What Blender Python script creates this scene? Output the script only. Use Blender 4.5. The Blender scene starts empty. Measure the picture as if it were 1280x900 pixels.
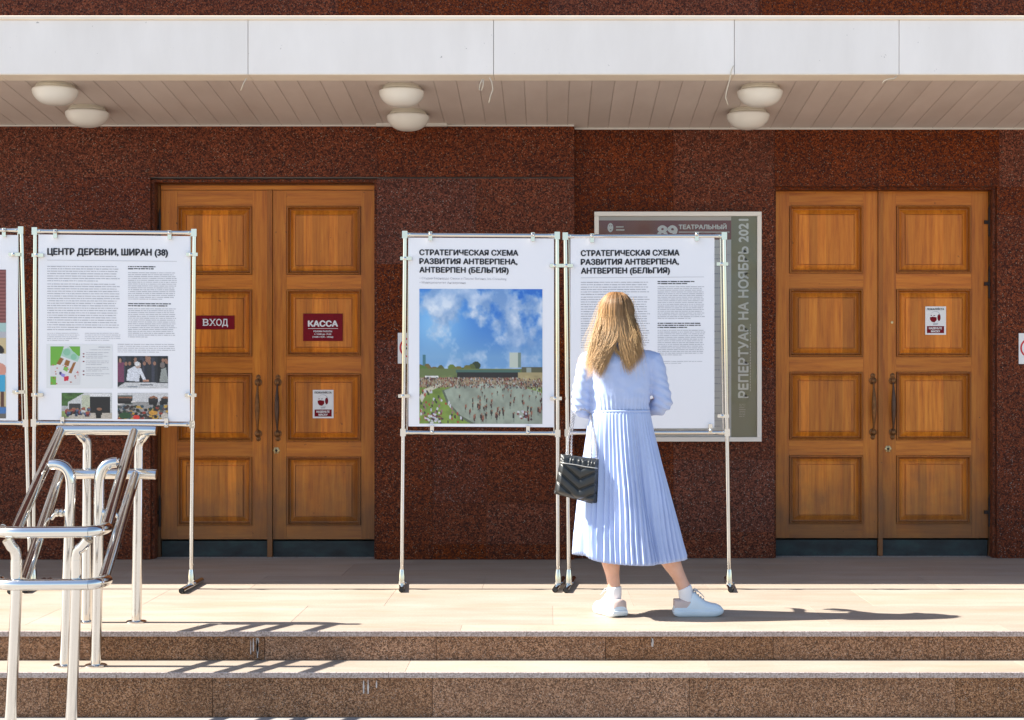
import bpy, bmesh, math, random
import numpy as np
from mathutils import Vector, Matrix, noise
random.seed(7); np.random.seed(7)
SC = bpy.context.scene
COL = SC.collection
R = math.radians
F = 2100.0; PX = 686.0; PY = 478.0; EYE = 1.22

# ------------------------------------------------------------ camera, sky, sun, exposure
cam = bpy.data.cameras.new('camera'); camo = bpy.data.objects.new('camera', cam); COL.objects.link(camo)
camo.location = (0, 0, EYE); camo.rotation_euler = (R(90), 0, 0)
cam.sensor_width = 36; cam.lens = 36 * F / 1280
cam.shift_x = -(PX - 640) / 1280; cam.shift_y = (PY - 450) / 1280
cam.clip_start = 0.1; cam.clip_end = 2000
SC.camera = camo
SUN_EL, SUN_OFF = 44.0, 0.5
w = bpy.data.worlds.new('World'); SC.world = w; w.use_nodes = True
_n = w.node_tree.nodes; sky = _n.new('ShaderNodeTexSky'); sky.sky_type = 'NISHITA'; sky.sun_disc = False
sky.sun_elevation = R(SUN_EL); sky.sun_rotation = R(270 + SUN_OFF)
sky.air_density = 1.0; sky.dust_density = 1.0; sky.ozone_density = 1.0
w.node_tree.links.new(sky.outputs[0], _n['Background'].inputs[0]); _n['Background'].inputs[1].default_value = 0.085
sl = bpy.data.lights.new('sun', 'SUN'); sl.energy = 5.0; sl.angle = R(0.53); sl.color = (1, .95, .87)
so = bpy.data.objects.new('sun', sl); COL.objects.link(so)
_d = Vector((math.cos(R(SUN_EL)) * math.cos(R(SUN_OFF)), -math.cos(R(SUN_EL)) * math.sin(R(SUN_OFF)), -math.sin(R(SUN_EL))))
so.rotation_euler = _d.to_track_quat('-Z', 'Y').to_euler(); so.location = (-10, 8, 12)
SC.view_settings.view_transform = 'Standard'; SC.view_settings.look = 'None'; SC.view_settings.gamma = 1
SC.view_settings.exposure = 1.58
SC.cycles.max_bounces = 10; SC.cycles.diffuse_bounces = 5; SC.cycles.glossy_bounces = 5

# ------------------------------------------------------------ helpers
def X(px, D): return (px - PX) * D / F
def Z(py, D): return EYE - (py - PY) * D / F
def P(px, py, D): return Vector((X(px, D), D, Z(py, D)))
def ground_D(py, z=0.0): return F * (EYE - z) / (py - PY)
_W = {}
def tag(o, label=None, cat=None, group=None, kind=None):
    if label: o['label'] = label
    if cat: o['category'] = cat
    if group: o['group'] = group
    if kind: o['kind'] = kind
    return o
def link(o, parent=None, loc=(0, 0, 0)):
    COL.objects.link(o); o.location = loc
    _W[o.name] = Vector(loc)
    if parent is not None:
        o.parent = parent; o.matrix_parent_inverse = Matrix.Translation(-_W[parent.name])
    return o
def empty(name, loc, label=None, cat=None, group=None, kind=None, parent=None):
    o = bpy.data.objects.new(name, None); o.empty_display_size = .1
    link(o, parent, Vector(loc)); return tag(o, label, cat, group, kind)
def put(name, mesh, loc, mat=None, parent=None, **k):
    o = bpy.data.objects.new(name, mesh); link(o, parent, Vector(loc))
    if mat and not mesh.materials: mesh.materials.append(mat)
    return tag(o, **k)
class MB:
    def __init__(s): s.v = []; s.f = []; s.m = []; s.cm = 0; s.col = None
    def add(s, vs, fs):
        b = len(s.v); s.v += [tuple(v) for v in vs]
        for f in fs: s.f.append(tuple(i + b for i in f)); s.m.append(s.cm)
        return s
    def box(s, x0, x1, y0, y1, z0, z1, M=None):
        vs = [Vector(p) for p in ((x0,y0,z0),(x1,y0,z0),(x1,y1,z0),(x0,y1,z0),(x0,y0,z1),(x1,y0,z1),(x1,y1,z1),(x0,y1,z1))]
        if M: vs = [M @ v for v in vs]
        return s.add(vs, [(0,3,2,1),(4,5,6,7),(0,1,5,4),(1,2,6,5),(2,3,7,6),(3,0,4,7)])
    def quad(s, a, b, c, d): return s.add([a, b, c, d], [(0,1,2,3)])
    def tube(s, pts, r, n=12, cap=True, squash=1.0):
        pts = [Vector(p) for p in pts]; N = len(pts)
        rs = list(r) if isinstance(r, (list, tuple, np.ndarray)) else [r] * N
        vs = []; ref = None
        for i, p in enumerate(pts):
            t = (pts[min(i+1, N-1)] - pts[max(i-1, 0)]).normalized()
            if ref is None: ref = t.orthogonal().normalized()
            a = (ref - t * ref.dot(t))
            a = a.normalized() if a.length > 1e-6 else t.orthogonal().normalized()
            b = t.cross(a); ref = a
            for k in range(n):
                q = 2 * math.pi * k / n
                vs.append(p + (a * math.cos(q) + b * math.sin(q) * squash) * rs[i])
        fs = [(i*n+k, i*n+(k+1) % n, (i+1)*n+(k+1) % n, (i+1)*n+k) for i in range(N-1) for k in range(n)]
        if cap: fs += [tuple(range(n-1, -1, -1)), tuple((N-1)*n+k for k in range(n))]
        return s.add(vs, fs)
    def rings(s, rg, closed=True, cap=True):
        n = len(rg[0]); vs = [v for r_ in rg for v in r_]
        fs = [(i*n+k, i*n+(k+1) % n, (i+1)*n+(k+1) % n, (i+1)*n+k) for i in range(len(rg)-1) for k in range(n if closed else n-1)]
        if cap: fs += [tuple(range(n-1, -1, -1)), tuple((len(rg)-1)*n+k for k in range(n))]
        return s.add(vs, fs)
    def lathe(s, c, prof, n=24, M=None):
        rg = []
        for r_, z in prof:
            ring = [Vector((r_*math.cos(2*math.pi*k/n), r_*math.sin(2*math.pi*k/n), z)) for k in range(n)]
            rg.append([(M @ v if M else v) + Vector(c) for v in ring])
        return s.rings(rg)
    def mesh(s, name, smooth=False, angle=None, center=True):
        me = bpy.data.meshes.new(name)
        A = np.array(s.v, dtype=np.float64); c = (A.max(0) + A.min(0)) / 2 if center else np.zeros(3)
        me.from_pydata((A - c).tolist(), [], s.f)
        if smooth: me.polygons.foreach_set('use_smooth', [True] * len(me.polygons))
        if len(set(s.m)) > 1: me.polygons.foreach_set('material_index', s.m)
        me.update()
        if angle:
            me.set_sharp_from_angle(angle=R(angle))
        return me, c
    def build(s, name, mat, parent=None, smooth=False, angle=None, **k):
        me, c = s.mesh(name, smooth, angle)
        for m in (mat if isinstance(mat, (list, tuple)) else [mat]): me.materials.append(m)
        return put(name, me, c, None, parent, **k)
def bm_obj(name, me, mat, parent=None, **k):
    A = np.empty(len(me.vertices) * 3); me.vertices.foreach_get('co', A); A = A.reshape(-1, 3)
    c = (A.max(0) + A.min(0)) / 2; me.vertices.foreach_set('co', (A - c).ravel()); me.update()
    me.materials.clear(); me.materials.append(mat)
    return put(name, me, c, None, parent, **k)
_bc = {}
def bevel_box(sx, sy, sz, b, mat):
    key = (round(sx, 3), round(sy, 3), round(sz, 3), b, mat.name)
    if key not in _bc:
        bm = bmesh.new(); bmesh.ops.create_cube(bm, size=1)
        bmesh.ops.scale(bm, vec=(sx, sy, sz), verts=bm.verts)
        bmesh.ops.bevel(bm, geom=list(bm.edges), offset=b, segments=1, affect='EDGES')
        me = bpy.data.meshes.new('slab'); bm.to_mesh(me); bm.free(); me.materials.append(mat); _bc[key] = me
    return _bc[key]
def slab(name, x0, x1, y0, y1, z0, z1, mat, parent, b=.0015, **k):
    return put(name, bevel_box(x1-x0, y1-y0, z1-z0, b, mat), ((x0+x1)/2, (y0+y1)/2, (z0+z1)/2), None, parent, **k)
def remesh(mb, vox, smooth_it=4, fn=None):
    """one continuous surface from overlapping volumes"""
    me, _ = mb.mesh('tmp', center=False); o = bpy.data.objects.new('tmp', me); COL.objects.link(o)
    m = o.modifiers.new('r', 'REMESH'); m.mode = 'VOXEL'; m.voxel_size = vox; m.use_smooth_shade = True
    if smooth_it:
        q = o.modifiers.new('s', 'SMOOTH'); q.factor = .5; q.iterations = smooth_it
    dg = bpy.context.evaluated_depsgraph_get(); dg.update()
    out = bpy.data.meshes.new_from_object(o.evaluated_get(dg)); bpy.data.objects.remove(o)
    if fn:
        A = np.empty(len(out.vertices)*3); out.vertices.foreach_get('co', A); A = A.reshape(-1, 3)
        Nn = np.empty(len(out.vertices)*3); out.vertices.foreach_get('normal', Nn); Nn = Nn.reshape(-1, 3)
        out.vertices.foreach_set('co', (A + Nn * np.array([fn(a) for a in A])[:, None]).ravel()); out.update()
    out.polygons.foreach_set('use_smooth', [True] * len(out.polygons))
    return out

# ------------------------------------------------------------ materials
def lin(r, g, b): return tuple(((c/255)/12.92 if c/255 <= .04045 else ((c/255+.055)/1.055)**2.4) for c in (r, g, b))
class NT:
    def __init__(s, name):
        s.mat = bpy.data.materials.new(name); s.mat.use_nodes = True; s.t = s.mat.node_tree
        s.b = s.t.nodes['Principled BSDF']
    def n(s, typ, **k):
        nd = s.t.nodes.new(typ)
        for a, v in k.items(): setattr(nd, a, v)
        return nd
    def l(s, a, b): s.t.links.new(a, b)
    def coord(s, scale=(1,1,1), obj=False):
        m = s.n('ShaderNodeMapping'); m.inputs['Scale'].default_value = scale
        if obj: s.l(s.n('ShaderNodeTexCoord').outputs['Object'], m.inputs[0])
        else: s.l(s.n('ShaderNodeNewGeometry').outputs['Position'], m.inputs[0])
        return m.outputs[0]
    def noise(s, co, scale, detail=4, rough=.55):
        t = s.n('ShaderNodeTexNoise'); t.inputs['Scale'].default_value = scale; t.inputs['Detail'].default_value = detail
        t.inputs['Roughness'].default_value = rough; s.l(co, t.inputs['Vector']); return t.outputs['Fac']
    def voro(s, co, scale, feat='F1'):
        t = s.n('ShaderNodeTexVoronoi'); t.feature = feat; t.inputs['Scale'].default_value = scale; s.l(co, t.inputs['Vector']); return t
    def ramp(s, fac, stops, mode='LINEAR'):
        r_ = s.n('ShaderNodeValToRGB'); r_.color_ramp.interpolation = mode; e = r_.color_ramp.elements
        while len(e) < len(stops): e.new(.5)
        for i, (p, c) in enumerate(stops): e[i].position = p; e[i].color = (*c, 1) if len(c) == 3 else c
        s.l(fac, r_.inputs[0]); return r_.outputs[0]
    def mix(s, f, a, b, blend='MIX'):
        m = s.n('ShaderNodeMix'); m.data_type = 'RGBA'; m.blend_type = blend
        if isinstance(f, (int, float)): m.inputs[0].default_value = f
        else: s.l(f, m.inputs[0])
        for i, q in ((6, a), (7, b)):
            if isinstance(q, tuple): m.inputs[i].default_value = (*q[:3], 1)
            else: s.l(q, m.inputs[i])
        return m.outputs[2]
    def math(s, op, a, b=None):
        m = s.n('ShaderNodeMath'); m.operation = op
        for i, q in ((0, a), (1, b)):
            if q is None: continue
            if isinstance(q, (int, float)): m.inputs[i].default_value = q
            else: s.l(q, m.inputs[i])
        return m.outputs[0]
    def rnd(s): return s.n('ShaderNodeObjectInfo').outputs['Random']
    def set(s, color=None, rough=None, metal=None, bump=None, bstr=.2, bdist=.002, **k):
        if color is not None:
            if isinstance(color, tuple): s.b.inputs['Base Color'].default_value = (*color[:3], 1)
            else: s.l(color, s.b.inputs['Base Color'])
        if rough is not None:
            if isinstance(rough, (int, float)): s.b.inputs['Roughness'].default_value = rough
            else: s.l(rough, s.b.inputs['Roughness'])
        if metal is not None: s.b.inputs['Metallic'].default_value = metal
        if bump is not None:
            bp = s.n('ShaderNodeBump'); bp.inputs['Strength'].default_value = bstr; bp.inputs['Distance'].default_value = bdist
            s.l(bump, bp.inputs['Height']); s.l(bp.outputs[0], s.b.inputs['Normal'])
        for a, v in k.items(): s.b.inputs[a.replace('_', ' ')].default_value = v
        return s.mat
G = (0, 0, 0); W1 = (1, 1, 1)
def gray(v): return (v, v, v)
def val(t, lo, hi, f):   # map 0..1 factor to lo..hi grey
    return t.math('ADD', t.math('MULTIPLY', f, hi - lo), lo)

def m_granite(name, dark, mid, light, fleck, flk=.93, rough=.28, sc=1.0, vary=.5, spec=.13):
    t = NT(name); co = t.coord()
    off = t.n('ShaderNodeVectorMath'); off.operation = 'ADD'; t.l(co, off.inputs[0])
    rn = t.rnd(); cb = t.n('ShaderNodeCombineXYZ'); t.l(t.math('MULTIPLY', rn, 37.), cb.inputs[0]); t.l(t.math('MULTIPLY', rn, 11.), cb.inputs[2]); t.l(cb.outputs[0], off.inputs[1])
    co = off.outputs[0]
    v1 = t.voro(co, 70*sc); v2 = t.voro(co, 150*sc)
    big = t.noise(co, 3.2, 5, .6); fine = t.noise(co, 55*sc, 3, .7)
    cell = t.n('ShaderNodeSeparateColor'); t.l(v1.outputs['Color'], cell.inputs[0])
    cell2 = t.n('ShaderNodeSeparateColor'); t.l(v2.outputs['Color'], cell2.inputs[0])
    f = t.math('ADD', t.math('MULTIPLY', cell.outputs[0], .55), t.math('MULTIPLY', fine, .45))
    c = t.ramp(f, [(.25, dark), (.5, mid), (.78, light)])
    c = t.mix(t.ramp(cell2.outputs[1], [(flk, G), (min(flk+.05, 1), W1)]), c, fleck)
    c = t.mix(t.ramp(cell2.outputs[0], [(.78, G), (.84, W1)]), c, tuple(d*.5 for d in dark))
    c = t.mix(t.ramp(big, [(.3, gray(.75)), (.7, G)]), c, t.mix(.5, c, tuple(d * 1.1 for d in dark)), 'MIX')
    hs = t.n('ShaderNodeHueSaturation'); t.l(c, hs.inputs['Color'])
    t.l(val(t, 1-vary*.5, 1+vary*.5, rn), hs.inputs['Value']); t.l(val(t, 1.07, .93, rn), hs.inputs['Saturation'])
    return t.set(hs.outputs[0], t.math('ADD', t.math('MULTIPLY', fine, .15), rough), bump=fine, bstr=.05, bdist=.001, Specular_IOR_Level=spec)
M = {}
M['granite'] = m_granite('red_granite', (.038,.009,.0045), (.148,.030,.0075), (.26,.060,.017), (.36,.28,.20), .96, .38, 1.45, .14)
M['granite_sheen'] = m_granite('red_granite_sky_sheen', (.040,.011,.007), (.145,.034,.014), (.24,.062,.028), (.37,.32,.28), .95, .34, 1.45, .10)  # slightly greyer copy: sky reflection on polished slabs put into the colour
M['riser'] = m_granite('brown_granite', (.10,.052,.028), (.27,.138,.074), (.46,.265,.15), (.50,.42,.35), .93, .6, 2.3, .25)

def m_pave():
    t = NT('pale_paving_stone'); co = t.coord((.8, 2.6, 5.)); rn = t.rnd()
    a = t.noise(co, 2.2, 6, .62); b = t.noise(t.coord((1, 1, 1)), 90, 2, .6)
    c = t.ramp(a, [(.3, (.295,.235,.178)), (.5, (.335,.28,.222)), (.72, (.375,.325,.27))])
    c = t.mix(t.ramp(b, [(.35, gray(.25)), (.6, G)]), c, (.2,.15,.12))
    st = t.noise(t.coord((.35, 1.4, 1)), 2.1, 5, .6)
    c = t.mix(t.ramp(st, [(.52, G), (.8, gray(.6))]), c, (.33,.225,.135))
    hs = t.n('ShaderNodeHueSaturation'); t.l(c, hs.inputs['Color']); t.l(val(t, .92, 1.08, rn), hs.inputs['Value'])
    return t.set(hs.outputs[0], .62, bump=b, bstr=.08, bdist=.001)
M['pave'] = m_pave()
def m_nosing():
    t = NT('sawn_stone_edge'); b = t.noise(t.coord(), 120, 3, .7); a = t.noise(t.coord(), 4, 4)
    c = t.ramp(b, [(.35, (.2,.15,.13)), (.55, (.42,.35,.32)), (.75, (.58,.5,.47))])
    c = t.mix(t.ramp(a, [(.55, G), (.75, gray(.5))]), c, (.2,.13,.1))
    return t.set(c, .7)
M['nosing'] = m_nosing()
def m_plain(name, col, rough=.5, metal=0, var=.0, sc=6, bump=0, **k):
    t = NT(name)
    if var:
        a = t.noise(t.coord(), sc, 5, .6)
        c = t.mix(t.ramp(a, [(.3, gray(0)), (.72, W1)]), tuple(x*(1-var) for x in col), tuple(min(1, x*(1+var*.6)) for x in col))
    else: c = col
    return t.set(c, rough, metal, bump=t.noise(t.coord(), sc*12, 3) if bump else None, bstr=bump, **k)
M['ground'] = m_plain('square_paving', (.30,.28,.26), .8, var=.25, sc=2)
M['concrete'] = m_plain('backing_concrete', (.18,.16,.15), .9, var=.2)
def m_fascia():
    t = NT('white_fascia_sheet'); rn = t.rnd(); co = t.coord()
    a = t.noise(t.coord((1.2, 1, .35)), 3, 5, .6); sp = t.voro(co, 9)
    c = t.mix(t.ramp(a, [(.35, gray(0)), (.75, W1)]), (.79,.74,.685), (.87,.82,.765))
    d = t.noise(co, 38, 2, .5)
    c = t.mix(t.ramp(d, [(.76, G), (.80, gray(.7))]), c, (.3,.27,.24))
    hs = t.n('ShaderNodeHueSaturation'); t.l(c, hs.inputs['Color']); t.l(val(t, .97, 1.02, rn), hs.inputs['Value'])
    return t.set(hs.outputs[0], .45, bump=a, bstr=.08, bdist=.01)
M['fascia'] = m_fascia()
def m_soffit():
    t = NT('cream_soffit_strip'); rn = t.rnd()
    a = t.noise(t.coord((2, .8, 1)), 2.5, 5, .6)
    c = t.mix(t.ramp(a, [(.3, G), (.75, W1)]), (.56,.47,.41), (.63,.54,.475))
    hs = t.n('ShaderNodeHueSaturation'); t.l(c, hs.inputs['Color']); t.l(val(t, .94, 1.05, rn), hs.inputs['Value'])
    return t.set(hs.outputs[0], .5)
M['soffit'] = m_soffit()
M['coping'] = m_plain('cream_coping', (.84,.74,.60), .6, var=.06)
M['trim'] = m_plain('pale_trim', (.62,.58,.52), .5, var=.1)
M['dark'] = m_plain('dark_gap', (.02,.017,.015), .9)
def m_wood(name, axis, tint=1.0, strips=False):
    t = NT(name); rn = t.rnd()
    sc = {'z': (14, 14, .9), 'x': (.9, 14, 14)}[axis]
    ofs = t.n('ShaderNodeVectorMath'); ofs.operation = 'ADD'; t.l(t.coord(sc), ofs.inputs[0])
    cb = t.n('ShaderNodeCombineXYZ'); t.l(t.math('MULTIPLY', rn, 50), cb.inputs[0]); t.l(t.math('MULTIPLY', rn, 31), cb.inputs[2]); t.l(cb.outputs[0], ofs.inputs[1])
    g = t.noise(ofs.outputs[0], 3.2, 6, .62)
    g2 = t.noise(ofs.outputs[0], .8, 3, .5)
    c = t.ramp(g, [(.28, (.36*tint,.092*tint,.007*tint)), (.5, (.55*tint,.170*tint,.013*tint)), (.74, (.66*tint,.245*tint,.026*tint))])
    c = t.mix(t.ramp(g2, [(.4, G), (.8, gray(.5))]), c, (.38*tint,.10*tint,.009*tint))
    if strips:
        sx = t.n('ShaderNodeSeparateXYZ'); t.l(t.coord(), sx.inputs[0])
        fl = t.math('FLOOR', t.math('MULTIPLY', sx.outputs[0], 17.0))
        wn = t.n('ShaderNodeTexWhiteNoise'); wn.noise_dimensions = '2D'
        c2 = t.n('ShaderNodeCombineXYZ'); t.l(fl, c2.inputs[0]); t.l(rn, c2.inputs[1]); t.l(c2.outputs[0], wn.inputs['Vector'])
        hs = t.n('ShaderNodeHueSaturation'); t.l(c, hs.inputs['Color']); t.l(val(t, .78, 1.3, wn.outputs['Value']), hs.inputs['Value']); c = hs.outputs[0]
    # darker brown towards the foot of the doors, broken up by noise
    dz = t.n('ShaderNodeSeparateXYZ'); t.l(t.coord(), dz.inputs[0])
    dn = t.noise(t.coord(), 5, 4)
    foot_tone = t.math('SUBTRACT', t.math('ADD', t.math('MULTIPLY', dz.outputs[2], -1.0), 1.25), dn)
    c = t.mix(t.ramp(foot_tone, [(.0, G), (.6, gray(.6))]), c, (.10,.06,.035))
    kn = t.noise(t.coord(), 26, 2, .4)
    c = t.mix(t.ramp(kn, [(.74, G), (.8, gray(.8))]), c, (.07,.025,.01))
    hv = t.n('ShaderNodeHueSaturation'); t.l(c, hv.inputs['Color']); t.l(val(t, .88, 1.1, rn), hv.inputs['Value'])
    return t.set(hv.outputs[0], .42, bump=g, bstr=.12, bdist=.001, Specular_IOR_Level=.35)
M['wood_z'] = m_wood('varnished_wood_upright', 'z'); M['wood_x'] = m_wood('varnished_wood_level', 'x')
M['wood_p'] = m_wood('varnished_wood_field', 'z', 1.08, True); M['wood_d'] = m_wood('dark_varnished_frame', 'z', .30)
M['wood_m'] = m_wood('moulding_wood', 'z', .62)  # darker door wood, also used as painted shade in the panel hollows
def m_kick():
    t = NT('patinated_kick_plate'); a = t.noise(t.coord((1,1,2)), 5, 6, .65)
    c = t.ramp(a, [(.32, (.030,.029,.028)), (.5, (.038,.046,.046)), (.68, (.045,.070,.066))])
    return t.set(c, .65, 0, bump=a, bstr=.1, Specular_IOR_Level=.2)
M['kick'] = m_kick()
def m_steel(name, col, rough):
    t = NT(name); a = t.noise(t.coord((3,3,40)), 6, 4)
    return t.set(t.mix(a, tuple(c*.9 for c in col), col), t.math('ADD', t.math('MULTIPLY', a, .1), rough), 1.0)
M['steel'] = m_steel('brushed_stainless', (.73,.715,.68), .07)
M['chrome'] = m_steel('chrome_tube', (.66,.64,.60), .03)
M['bronze'] = m_plain('worn_bronze', (.22,.095,.03), .45, .6, var=.4, sc=30)
M['bronze_dark'] = m_plain('dark_bronze', (.10,.055,.035), .4, .6, var=.3, sc=30)
M['brass'] = m_plain('brass_lock', (.55,.42,.22), .35, 1, var=.2, sc=40)
M['iron'] = m_plain('black_iron', (.03,.02,.018), .6, .4, var=.3, sc=20)
M['black'] = m_plain('black_rubber', (.012,.012,.012), .6)
M['paper'] = m_plain('white_board', (.80,.80,.82), .35, Specular_IOR_Level=.3)
M['ink'] = m_plain('black_ink', (.012,.013,.02), .5)
M['greyink'] = m_plain('grey_ink', (.40,.40,.43), .5)
M['rule'] = m_plain('grey_rule', (.5,.5,.52), .5)
M['paleprint'] = m_plain('pale_grey_print', (.70,.71,.71), .4)
M['maroon'] = m_plain('maroon_plate', (.19,.004,.012), .55, Specular_IOR_Level=.15)
M['white'] = m_plain('white_print', (.8,.79,.78), .45)
M['red'] = m_plain('red_print', (.6,.02,.03), .4)
M['lamp_glass'] = m_plain('opal_glass', (.74,.70,.63), .25, Subsurface_Weight=.0)
M['lamp_ring'] = m_plain('cream_metal_ring', (.60,.54,.43), .4, var=.1)
M['cord'] = m_plain('cream_cord', (.62,.55,.42), .7)
M['case_frame'] = m_plain('satin_aluminium', (.80,.74,.66), .5, 0)
M['case_cream'] = m_plain('case_cream', (.66,.58,.48), .4)
M['case_table'] = m_plain('case_table_print', (.62,.61,.59), .4)
M['case_maroon'] = m_plain('case_maroon', (.26,.085,.075), .4, Specular_IOR_Level=.2)  # paled in colour for the reflection haze of the pane
M['olive'] = m_plain('olive_print', (.29,.265,.165), .4, Specular_IOR_Level=.2)  # pane reflection put into the print colour here too
M['cream_ink'] = m_plain('cream_ink', (.78,.75,.68), .4)
M['lime'] = m_plain('lime_streak', (.5,.47,.45), .8, var=.3, sc=30)
def m_vcol(name, rough=.4):
    t = NT(name); a = t.n('ShaderNodeVertexColor'); a.layer_name = 'Col'
    return t.set(a.outputs[0], rough)
M['print'] = m_vcol('colour_print')
def m_glass():
    t = NT('case_pane'); t.b.inputs['Base Color'].default_value = (1,1,1,1)
    tr = t.n('ShaderNodeBsdfTransparent'); gl = t.n('ShaderNodeBsdfGlossy'); gl.inputs['Roughness'].default_value = .06
    bp = t.n('ShaderNodeBump'); bp.inputs['Strength'].default_value = .6; bp.inputs['Distance'].default_value = .05
    t.l(t.noise(t.coord((1,1,.6)), 3.5, 1), bp.inputs['Height']); t.l(bp.outputs[0], gl.inputs['Normal'])
    fr = t.n('ShaderNodeFresnel'); fr.inputs[0].default_value = 1.5; t.l(bp.outputs[0], fr.inputs['Normal'])
    mx = t.n('ShaderNodeMixShader'); t.l(t.math('MULTIPLY', fr.outputs[0], 1.0), mx.inputs[0]); t.l(tr.outputs[0], mx.inputs[1]); t.l(gl.outputs[0], mx.inputs[2])
    t.l(mx.outputs[0], t.t.nodes['Material Output'].inputs[0]); return t.mat
M['pane'] = m_glass()

# ------------------------------------------------------------ the setting: ground, steps, platform
HW = 9.0
WL = 11.56; WR = 11.645          # wall planes
ED = 8.24; ED2 = 7.91            # edges of the platform and of the lower step
ZS = -.145; ZG = -.36
mb = MB(); mb.quad((-600,-600,ZG), (600,-600,ZG), (600,600,ZG), (-600,600,ZG)); mb.build('ground', M['ground'], kind='structure')
plat = MB().box(-HW, HW, ED+.045, 12.5, ZG, -.032).build('platform', M['concrete'], kind='structure')
stp = MB().box(-HW, HW, ED2+.045, ED+.02, ZG, ZS-.03).build('step', M['concrete'], kind='structure')
def tread_row(parent, y0, y1, z, joints, name='paving_slab', mats=None, th=.028):
    for a, b in zip(joints[:-1], joints[1:]):
        slab(name, a+.0004, b-.0004, y0+(.0016 if abs(y0-9.893) < .01 or abs(y0-8.455) < .01 else .0004), y1-(.0016 if abs(y1-9.893) < .01 or abs(y1-8.455) < .01 else .0004), z-th, z, M['pave'], parent, .0008)
def joints(step, ph, lim=HW):
    xs = [-lim]; x = -lim + ph
    while x < lim - .2: xs.append(x + random.uniform(-.04, .04)); x += step
    return xs + [lim]
rows = [ED+.012, 8.455, 9.17, 9.893, 10.6, 11.3, 11.75]
for i in range(len(rows)-1):
    tread_row(plat, rows[i], rows[i+1], 0.0, joints(1.35, .5 + .43*(i % 3)))
tread_row(stp, ED2+.012, ED+.02, ZS, joints(1.5, .8))
# sawn front edges and risers
def front(parent, ytop, ztop, zbot, rj, nj):
    for a, b in zip(nj[:-1], nj[1:]):
        slab('nosing_edge', a+.001, b-.001, ytop, ytop+.012, ztop-.027, ztop-.0005, M['nosing'], parent, .0015)
    for a, b in zip(rj[:-1], rj[1:]):
        slab('riser_slab', a+.001, b-.001, ytop+.016, ytop+.044, zbot, ztop-.028, M['riser'], parent, .001)
def jx(pxs, D, lim=HW):
    inner = [X(p, D) for p in pxs]; st = 1.35
    L = []; x = inner[0] - st
    while x > -lim + .3: L.append(x); x -= st
    Rr = []; x = inner[-1] + st
    while x < lim - .3: Rr.append(x); x += st
    return [-lim] + L[::-1] + inner + Rr + [lim]
front(plat, ED, 0, ZS+.001, jx([112, 330, 545, 757, 967, 1181], ED), jx([100, 400, 658, 980, 1178], ED))
front(stp, ED2, ZS, ZG+.001, jx([60, 265, 540, 862, 1195], ED2), jx([145, 486, 812, 1150], ED2))
def drips(px, py0, py1, D, n, wid, parent):
    mb = MB()
    for i in range(n):
        x = px + random.uniform(-wid, wid); y0 = py0 + random.uniform(0, 4); y1 = random.uniform(y0+5, py1); ww = random.uniform(.5, 1.4)
        pts = []
        for k in range(7):
            f = k/6; y = y0+(y1-y0)*f; h = ww*(1 - abs(f-.55)*.9)*random.uniform(.6, 1.1); pts.append((P(x-h, y, D), P(x+h, y, D)))
        for a, b in zip(pts[:-1], pts[1:]): mb.quad(a[0], b[0], b[1], a[1])
    mb.build('lime_streak', M['lime'], parent)
drips(321, 797, 826, ED+.014, 7, 8, plat); drips(815, 797, 826, ED+.014, 3, 1.5, plat); drips(462, 848, 868, ED2+.014, 3, 9, stp)

# ------------------------------------------------------------ the building
B = empty('theatre_entrance', (0, 11.7, 0), 'granite clad entrance front with two pairs of wooden doors under a white canopy', 'building')
MB().box(-14, X(186, WL), WL+.03, 12.6, ZG, 18).box(X(472, WL), X(718, WL)-.002, WL+.03, 12.6, ZG, 18) \
    .box(X(718, WL)-.002, X(967, WR), WR+.03, 12.6, ZG, 18).box(X(1247, WR), 14, WR+.03, 12.6, ZG, 18) \
    .box(X(186, WL)-.001, X(472, WL)+.001, WL+.032, 12.6, Z(222, WL), 17.99).box(X(967, WR)-.001, X(1247, WR)+.001, WR+.032, 12.6, Z(233, WR), 17.99) \
    .box(-5, 5, 12.2, 12.61, ZG, 3).build('wall_core', M['concrete'], B)
def slabs_px(pxs, pys, D, mats=None, zs=None, th=.03):
    for i in range(len(pxs)-1):
        for j in range(len(pys)-1):
            zt, zb = Z(pys[j], D), Z(pys[j+1], D)
            m = M['granite']
            if mats and (i, j) in mats: m = M[mats[(i, j)]]
            x0, x1 = X(pxs[i], D), X(pxs[i+1], D)
            slab('granite_slab', x0+.0003, x1-.0003, D-random.uniform(0, .0010), D+th, max(zb, .001)+.0003, zt-.0003, m, B, .0006)
TOP = 100
base_py = PY + EYE*F/WL + 1
cols_off = [-1050, -850, -660, -480, -300, -120]
slabs_px(cols_off + [-10, 82, 188], [221, 330, 440, 550, 650, base_py], WL, {(7, 0): 'granite_sheen', (6, 0): 'granite_sheen', (5, 1): 'granite_sheen', (7, 2): 'granite_sheen'})
slabs_px(cols_off + [-10, 185, 330, 471, 595, 718], [110, 221], WL)
slabs_px([471, 595, 718], [223, 330, 425, 520], WL, {(0, 0): 'granite_sheen', (0, 2): 'granite_sheen'})
slabs_px([471, 541, 608, 718], [520, 628.5, 680, base_py], WL, {(1, 0): 'granite_sheen'})
base_pr = PY + EYE*F/WR + 1
slabs_px([718, 842, 968, 1112, 1249, 1400, 1600, 1800, 2000, 2200], [110, 233], WR, {(0, 0): 'granite'})
slabs_px([718, 842, 968], [233, 345, 460, 575, 665, base_pr], WR, {(1, 3): 'granite_sheen'})
slabs_px([1246, 1400, 1600, 1800, 2000, 2200], [233, 269, 420, 560, base_pr], WR, {(0, 1): 'granite', (0, 3): 'granite_sheen'})
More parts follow.
